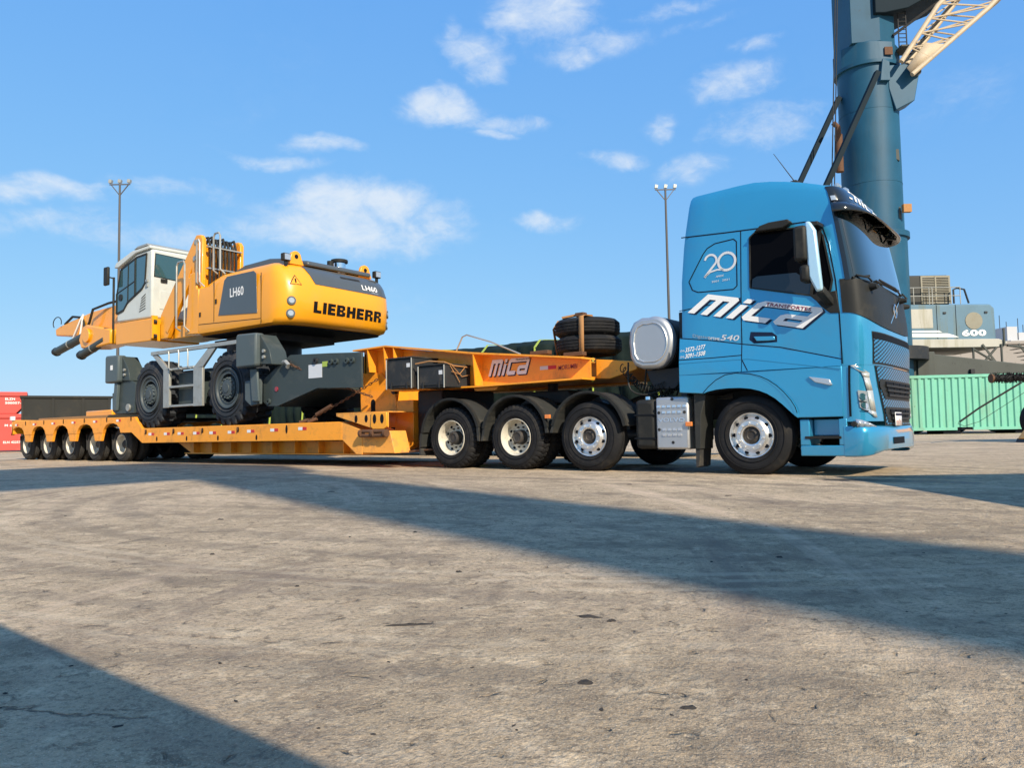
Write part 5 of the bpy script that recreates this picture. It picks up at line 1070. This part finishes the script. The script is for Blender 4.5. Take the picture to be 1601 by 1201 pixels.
lbuild(MB().cyl((tx, ty, 23.45), (tx, ty, 23.66), 1.98, n=56), 'flange', 'crane_blue', cr)
for z in (20.6, 15.9): lbuild(MB().cyl((tx, ty, z), (tx, ty, z+.05), 1.815, n=56), 'weld_ring', 'crane_blue', cr)
lbuild(MB().prism([(tx+.95,20.4), (tx+2.15,21.0), (tx+2.55,22.9), (tx+2.3,23.4), (tx+.55,23.3), (tx+.55,21.8)], ty-1.75, ty-.5), 'boom_bracket', 'crane_blue', cr, bevel=.04)
lbuild(MB().prism([(tx+.95,20.4), (tx+2.15,21.0), (tx+2.55,22.9), (tx+2.3,23.4), (tx+.55,23.3), (tx+.55,21.8)], ty+.6, ty+1.8), 'boom_bracket', 'crane_blue', cr, bevel=.04)
lbuild(MB().cyl((tx+2.25, ty-1.95, 22.8), (tx+2.25, ty+1.95, 22.8), .30, n=20), 'boom_pivot', 'crane_grey', cr)
lbuild(MB().prism([(tx+.4,26.6), (tx+1.9,26.9), (tx+3.2,27.6), (tx+5.2,28.4), (tx+5.2,31), (tx-.2,31), (tx-.2,26.6)], ty-2.0, ty+1.9), 'winch_platform', 'crane_dark', cr, bevel=.05)
for z, dx in ((17.6+.0, .8), (13.9, .75), ): lbuild(MB().prism([(tx+dx-.30,z+.35), (tx+dx+.30,z+.35), (tx+dx+.33,z-.42), (tx+dx-.1,z-.2)], ty-.35, ty-1.55), 'bracket', 'crane_grey', cr, bevel=.03)
lbuild(MB().box(tx+.35, tx+.85, ty-1.86, ty-1.78, 23.95, 24.45), 'lamp_box', 'rust', cr); lbuild(MB().box(tx+1.0, tx+1.5, ty-2.0, ty-1.72, 14.6-.8, 15.1-.8), 'junction_box', 'strap', cr)
def seg(m, a, b, r, n=8): return m.cyl(a, b, r, n=n)
# boom: four tapering chords with lacing
A_ = [lp(1409, 96, 48.8), lp(1417, 100, 51.4), lp(1426, 116, 48.8), lp(1430, 110, 51.4)]; B_ = [lp(1466, 8, 49.2), lp(1497, 0, 52.2), lp(1545, 12, 49.2), lp(1558, 2, 52.2)]
E_ = [a+(b-a)*3.2 for a, b in zip(A_, B_)]; E_ = [B_[i]+(B_[0]*.0+(sum(B_, Vector())*.25-sum(A_, Vector())*.25)*2.6) for i in range(4)]
chord = [[A_[i], B_[i], E_[i]] for i in range(4)]
for c_ in chord: m = MB(); m.tube(c_, .15, 10); lbuild(m, 'boom_chord', 'crane_beige', cr)
def onc(i, s): c_ = chord[i]; return c_[0]+(c_[1]-c_[0])*s if s <= 1 else c_[1]+(c_[2]-c_[1])*(s-1)/2.6
m = MB()
for i, j in ((0,1), (2,3), (0,2), (1,3)):
    k = 0; s = .25
    while s < 3.2:
        s2 = s+.26; m.cyl(onc(i, s), onc(j, s2), .055, n=6); m.cyl(onc(i if k % 2 else j, s), onc(j if k % 2 else i, s), .055, n=6); s = s2; k += 1
lbuild(m, 'boom_lacing', 'crane_beige', cr)
lbuild(MB().add([A_[2], onc(2, .45), onc(2, .45)*.35+onc(0, .35)*.65, A_[2]*.5+A_[0]*.5], [(0,1,2,3)]), 'boom_foot_plate', 'crane_beige', cr, solid=.05)
m = MB(); m.cyl(lp(1407, 104, 50), lp(1490, 2, 50), .07, n=6); m.cyl(lp(1396, 55, 50), lp(1470, 0, 50), .09, n=6); lbuild(m, 'boom_stay', 'steel_dark', cr)
for (u0, v0, D0, u1, v1, D1) in ((1372, 112, 48.0, 1206, 480, 46.5), (1312, 152, 51.0, 1161, 480, 50)):
    lbuild(MB().bar(lp(u0, v0, D0), lp(u1, v1, D1), .36, .30), 'support_strut', 'crane_dark', cr, bevel=.02)
lbuild(MB().prism([(tx-.10,22.2), (tx+.52,22.2), (tx+.52,23.4), (tx+.10,23.6)], ty-2.05, ty-1.7), 'strut_bracket', 'crane_blue', cr, bevel=.02)
m = MB()
for u0, u1 in ((1309.5, 1296), (1312, 1301)): m.cyl(lp(u0, -200, 49), lp(u1+1.0, 480, 49), .035, n=6)
lbuild(m, 'hoist_rope', 'steel_dark', cr)
p = lp(1312, 240, 49.6); lbuild(MB().cyl((p.x, p.y, 16.6), (p.x, p.y, 19.0), .24, .24, 14), 'silencer', 'rust', cr); lbuild(MB().tube([(p.x, p.y, 19.0), (p.x, p.y, 19.5), (p.x-.3, p.y, 19.8)], .16, 10), 'exhaust', 'rust', cr)
lad = MB()
for dx in (0, .5): lad.cyl((tx+1.5+dx, ty-1.4, 24.6), (tx+1.5+dx, ty-1.4, 28), .04, n=6)
for i in range(12): lad.cyl((tx+1.5, ty-1.4, 24.7+.27*i), (tx+2.0, ty-1.4, 24.7+.27*i), .03, n=6)
lbuild(lad, 'ladder', 'steel_dark', cr); lbuild(MB().box(tx+1.4, tx+2.3, ty-1.9, ty-.6, 24.45, 24.55), 'ladder_landing', 'crane_grey', cr)
hx = tx-.25
# revolving house
lbuild(MB().prism([(hx+1.0,5.85), (hx+7.75,5.85), (hx+7.72,7.95), (hx+7.45,8.22), (hx+1.0,8.28)], ty-.1, ty+5.2), 'house', 'crane_house', cr, bevel=.10)
lbuild(MB().prism([(hx+.6,5.45), (hx+8.1,5.42), (hx+8.35,5.75), (hx+7.8,5.95), (hx+.6,6.0)], ty-.25, ty+5.3), 'house_sill', 'crane_white', cr, bevel=.03)
yh = ty-.1
lbuild(MB().box(hx+1.6, hx+3.72, yh-.02, yh-.004, 6.72, 7.95), 'white_panel', 'crane_white', cr)
lbuild(MB().prism([(hx+1.2,6.18), (hx+5.35,6.10), (hx+5.0,6.25), (hx+4.6,6.36), (hx+1.2,6.40)], yh-.02, yh-.004), 'stripe', 'white', cr); lbuild(MB().prism([(hx+1.2,6.46), (hx+4.3,6.44), (hx+4.05,6.55), (hx+1.2,6.56)], yh-.02, yh-.004), 'stripe', 'white', cr)
vf = fit(text2d('600', .045), 1.55, .42); lbuild(MB().add([(hx+5.55+a, yh-.02, 6.16+b) for a, b in vf[0]], vf[1]), 'number', 'white', cr, recalc=False)
lbuild(MB().cyl((hx+6.35, yh-.03, 7.15), (hx+6.35, yh-.004, 7.15), .55, n=32), 'porthole', 'louver', cr)
for x in (hx+3.98, hx+5.2): lbuild(MB().box(x, x+.03, yh-.015, yh-.003, 6.0, 8.2), 'panel_gap', 'gap_black', cr)
for x in (hx+4.4, hx+7.05): lbuild(MB().box(x, x+.18, yh-.06, yh-.004, 7.62, 7.74), 'vent', 'steel_dark', cr)
en = lbuild(MB().box(hx+2.0, hx+5.2, ty+.4, ty+3.5, 8.30, 10.25), 'engine_box', 'machine_box', cr, bevel=.12)
lbuild(MB().box(hx+3.30, hx+5.22, ty+.34, ty+.398, 8.36, 10.20), 'louver_frame', 'louver', cr, bevel=.02)
for k in range(15): lbuild(MB().box(hx+3.42, hx+5.10, ty+.325, ty+.339, 8.50+.108*k, 8.545+.108*k), 'louver_slat', 'gap_black', cr)
lbuild(MB().box(hx+4.2, hx+4.3, ty+.31, ty+.324, 8.4, 10.15), 'louver_mullion', 'louver', cr)
rl = MB()
for z in (8.8, 9.35): rl.cyl((hx+1.3, ty-.05, z), (hx+5.6, ty-.05, z), .03, n=6)
for x in (1.3, 2.6, 3.6, 3.8, 5.0, 5.6): rl.cyl((hx+x, ty-.05, 8.25), (hx+x, ty-.05, 9.35), .03, n=6)
lbuild(rl, 'railing', 'galv', cr); lbuild(MB().tube([(hx+5.2, ty, 8.3), (hx+5.2, ty, 9.2), (hx+5.45, ty, 9.3), (hx+5.9, ty, 9.2), (hx+6.15, ty, 8.3)], .06, 6), 'grab_rail', 'steel_dark', cr)
lbuild(MB().cyl((hx+.5, ty, 4.6), (hx+.5, ty, 5.4), 2.6, n=40), 'slew_ring', 'steel_dark', cr)
# undercarriage and stairs
lbuild(MB().prism([(hx-4,1.2), (hx-4,5.0), (hx+3.5,5.0), (hx+12,3.9), (hx+12,2.6), (hx+9,1.2)], ty-.6, ty+4), 'undercarriage', 'crane_grey', cr, bevel=.06)
lbuild(MB().box(hx+2.3, hx+3.4, ty-.75, ty-.61, 2.0, 5.15), 'column', 'crane_grey', cr, bevel=.03); lbuild(MB().box(hx+5.6, hx+5.85, ty-.8, ty-.61, 3.7, 4.0), 'lashing_eye', 'steel_dark', cr)
stt = MB()
for x in (7.6, 9.9): stt.bar((hx+x-2.2+1.3, ty-.3, 5.6), (hx+x+.2, ty-.3, 4.0), .06, .12)
for a, b in (((6.1, 5.4), (6.1, 4.2)), ((6.1, 5.3), (7.7, 4.3)), ((7.6, 5.4), (6.6, 4.3)), ((7.9, 5.6), (7.9, 4.1)), ((8.1, 6.6), (8.1, 5.5)), ((8.3, 5.5), (9.6, 5.3)), ((9.6, 5.3), (10.6, 4.0))): stt.cyl((hx+a[0], ty-.3, a[1]), (hx+b[0], ty-.3, b[1]), .07, n=6)
for i in range(7): stt.box(hx+8.7+.22*i, hx+8.95+.22*i, ty-.3, ty+.5, 5.5-.23*i, 5.53-.23*i)
lbuild(stt, 'stair', 'crane_grey', cr)
for i in range(6): lbuild(MB().lathe(tyre_prof(.75, .5, .4), 32, (hx-3.2+2.6*i, ty-.8, .75), None, True), 'wheel', 'rubber', cr)
# sheds and far blocks behind the crane
sd = lthing('warehouse', 'plain grey warehouse wall beyond the crane at the right edge', 'building', (45, 78, 0))
lbuild(MB().box(39.5, 75, 78, 100, 0, 8.4), 'wall', 'building_grey', sd); lbuild(MB().box(39.3, 75.2, 77.8, 100.2, 8.402, 8.7), 'roof', 'building_grey', sd)
for x in (44, 49, 54): lbuild(MB().box(x, x+2.6, 77.94, 77.995, 4.6, 6.4), 'window', 'window_dark', sd)
fb_ = lthing('apartment_block', 'far pale lilac apartment block with rooftop antennas at the right edge', 'building', (150, 230, 0))
lbuild(MB().box(147.5, 190, 230, 250, 0, 24.0), 'wall', 'building', fb_); lbuild(MB().box(147, 190.5, 229.5, 250.5, 24.003, 24.7), 'parapet', 'building_white', fb_)
lbuild(MB().box(147.6, 150.6, 232, 246, 24.7, 29.0), 'lift_house', 'building_white', fb_); lbuild(MB().box(151, 156, 232, 246, 24.7, 27.2), 'lift_house', 'building_white', fb_)
for i in range(10):
    for k in range(6): lbuild(MB().box(149+4.2*i, 150.6+4.2*i, 229.9, 229.99, 5+3.2*k, 6.5+3.2*k), 'window', 'window_dark', fb_)
for x, z in ((148, 33), (150, 31), (153.5, 32), (155, 30)): lbuild(MB().cyl((x, 236, 24.7), (x, 236, z), .10, n=6), 'antenna', 'steel_dark', fb_)
f2 = lthing('apartment_block', 'far low white block left of the lilac apartment block', 'building', (142, 240, 0)); lbuild(MB().box(143.5, 147, 240, 255, 0, 19), 'wall', 'building_white', f2)
for k in range(4): lbuild(MB().box(144.5, 145.8, 239.9, 239.99, 4+3.4*k, 5.8+3.4*k), 'window', 'window_dark', f2)
# boom sweeper machine standing at the right edge
sw = lthing('sweeper_machine', 'yellow machine with long black bristle brush arm at the right edge', 'machine', (17.5, 24, 0))
y = 24.0
br = MB()
random.seed(3)
for i in range(900):
    x = 14.72+1.95*random.random(); a = random.random()*6.283; r_ = .13+.05*random.random(); br.bar((x, y+.05*math.cos(a), 1.98+.05*math.sin(a)), (x+.02*random.uniform(-1, 1), y+r_*math.cos(a), 1.98+r_*math.sin(a)), .012, .012)
br.cyl((14.7, y, 1.98), (16.8, y, 1.98), .105, n=14); lbuild(br, 'brush', 'rubber', sw); lbuild(MB().cyl((14.68, y, 1.97), (14.74, y, 1.97), .14, n=14), 'brush_cap', 'rust', sw)
lbuild(MB().bar((16.0, y-.02, 2.10), (20, y-.02, 2.12), .10, .08), 'arm', 'machine_yellow', sw); lbuild(MB().bar((16.9, y, 2.0), (20, y, 1.9), .14, .18), 'arm', 'steel_dark', sw)
lbuild(MB().tube([(15.55, y-.1, 1.82), (14.9, y-.1, 1.45), (14.2, y-.1, 1.05), (13.62, y-.1, .66)], .030, 8), 'hydraulic_hose', 'rubber', sw); lbuild(MB().tube([(16.0, y-.1, 1.75), (15.2, y-.1, 1.25), (14.2, y-.1, .65), (13.75, y-.1, .52), (13.56, y-.1, .60), (13.6, y-.1, .68)], .008, 6), 'wire', 'rubber', sw)
lbuild(MB().tube([(15.7, y, 1.85), (16.0, y, 1.72), (16.4, y, 1.84), (17, y, 1.7)], .03, 6), 'loop_hose', 'rubber', sw)
lbuild(MB().prism([(15.27,.12), (15.45,.05), (16.1,.72), (17.0,.8), (17.0,1.0), (15.95,.95)], y-.5, y-.2), 'support_leg', 'machine_yellow', sw, bevel=.02); lbuild(MB().prism([(15.24,.0), (15.56,.0), (15.48,.1), (15.3,.12)], y-.55, y-.15), 'foot', 'steel_dark', sw)
lbuild(MB().lathe(tyre_prof(.62, .4, .3), 40, (16.4, y+.1, .66), None, True), 'wheel', 'rubber', sw); lbuild(MB().box(17.0, 20.5, y-.6, y+1.2, .9, 2.6), 'body', 'machine_yellow', sw, bevel=.08)
# ------------------------------------------------------------------ crane behind the photographer, and unseen beam and box added to throw shadows
c2_ = thing('harbour_crane', 'second harbour crane standing behind the viewer, only its shadow in view', 'crane', (38, -19.1, 0))
MB().cyl((37.7, -19.0, 0), (35.6, -24.0, 35.2), .93, n=32).build('boom', 'crane_blue', c2_)
hb_ = thing('shadow_beam', 'unseen beam on posts added behind the viewer to cast a shadow strip', 'shadow caster', (7, -10.9, 0))
MB().bar((3.40, -10.66, 2.5), (9.6, -11.0, 2.5), .30, .22).build('beam', 'trailer_worn', hb_, bevel=.01)  # added beam, sized for the shadow strip at lower left
for x in (7.2, 9.3): MB().box(x-.1, x+.1, -10.66-.0548*(x-3.4)-.1, -10.66-.0548*(x-3.4)+.1, 0, 2.385).build('post', 'trailer_worn', hb_)
MB().box(31.6, 36.6, -28.5, -22.6, 32.6, 34.6).build('machine_house', 'crane_house', c2_)
MB().box(34, 42, -22, -16, 0, 2.4).build('undercarriage', 'crane_grey', c2_)
st2 = MB().box(-3.0, 3.0, -1.22, 1.22, 0, 2.6).xf(Matrix.Translation((7.11, -3.45, 0)) @ Matrix.Rotation(R(-55.4), 4, 'Z')).build('shipping_container', 'green_paint', None, bevel=.03)  # unseen box added to shade the ground before the truck
tag(st2, 'container-shaped box added out of view to cast the shadow by the truck front', 'container')
# ------------------------------------------------------------------ loose stones on the yard
gs = MB(); random.seed(11)
for i in range(230):
    D = 1.6+17*random.random()**1.3; u = random.uniform(-100, 1700); r_ = rv0*((u-800)/FPX*D)+Vector((-math.sin(YAW), math.cos(YAW), 0))*D; c = Vector((CAM.x+r_.x, CAM.y+r_.y, 0))
    if c.y > -.6: continue
    s_ = random.uniform(.0025, .007)*(2.2 if random.random() < .05 else 1); M = Matrix.Translation(c) @ Matrix.Rotation(random.random()*6.28, 4, 'Z') @ Matrix.Diagonal((s_*random.uniform(1, 2.4), s_, s_*.55, 1))
    b_ = bmesh.new(); bmesh.ops.create_icosphere(b_, subdivisions=1, radius=1); gs.add([M @ (v.co*random.uniform(.55, 1.2)) for v in b_.verts], [tuple(v.index for v in f.verts) for f in b_.faces]); b_.free()
for x, y, lx, ly in [(1.84,-8.11,.085,.012), (2.27,-7.70,.050,.016), (2.36,-7.71,.02,.01), (1.0,-7.9,.012,.01), (-.1,-7.6,.014,.012), (1.35,-7.3,.016,.012), (.2,-6.4,.02,.02), (2.9,-8.3,.02,.012), (2.62,-8.28,.026,.014), (-1.6,-6.6,.03,.02), (-3.,-4.4,.05,.03), (-.6,-2.2,.04,.03), (.9,-3.1,.04,.03), (2.4,-6.2,.02,.015)]:
    M = Matrix.Translation((x, y, 0)) @ Matrix.Rotation(YAW+random.uniform(-.3, .3), 4, 'Z'); n_ = 14; hh_ = .005
    rim_ = [Vector((lx*random.uniform(.6, 1.1)*math.cos(6.283*k/n_), ly*random.uniform(.5, 1.2)*math.sin(6.283*k/n_), 0)) for k in range(n_)]
    gs.add([M @ p for p in rim_]+[M @ Vector((p.x*.6, p.y*.6, hh_*random.uniform(.6, 1.5))) for p in rim_], [(k, (k+1) % n_, n_+(k+1) % n_, n_+k) for k in range(n_)]+[tuple(range(n_, 2*n_))])
tag(gs.build('gravel', 'stone', None, ang=30), 'small dark stones and crumbs scattered over the concrete', kind='stuff')
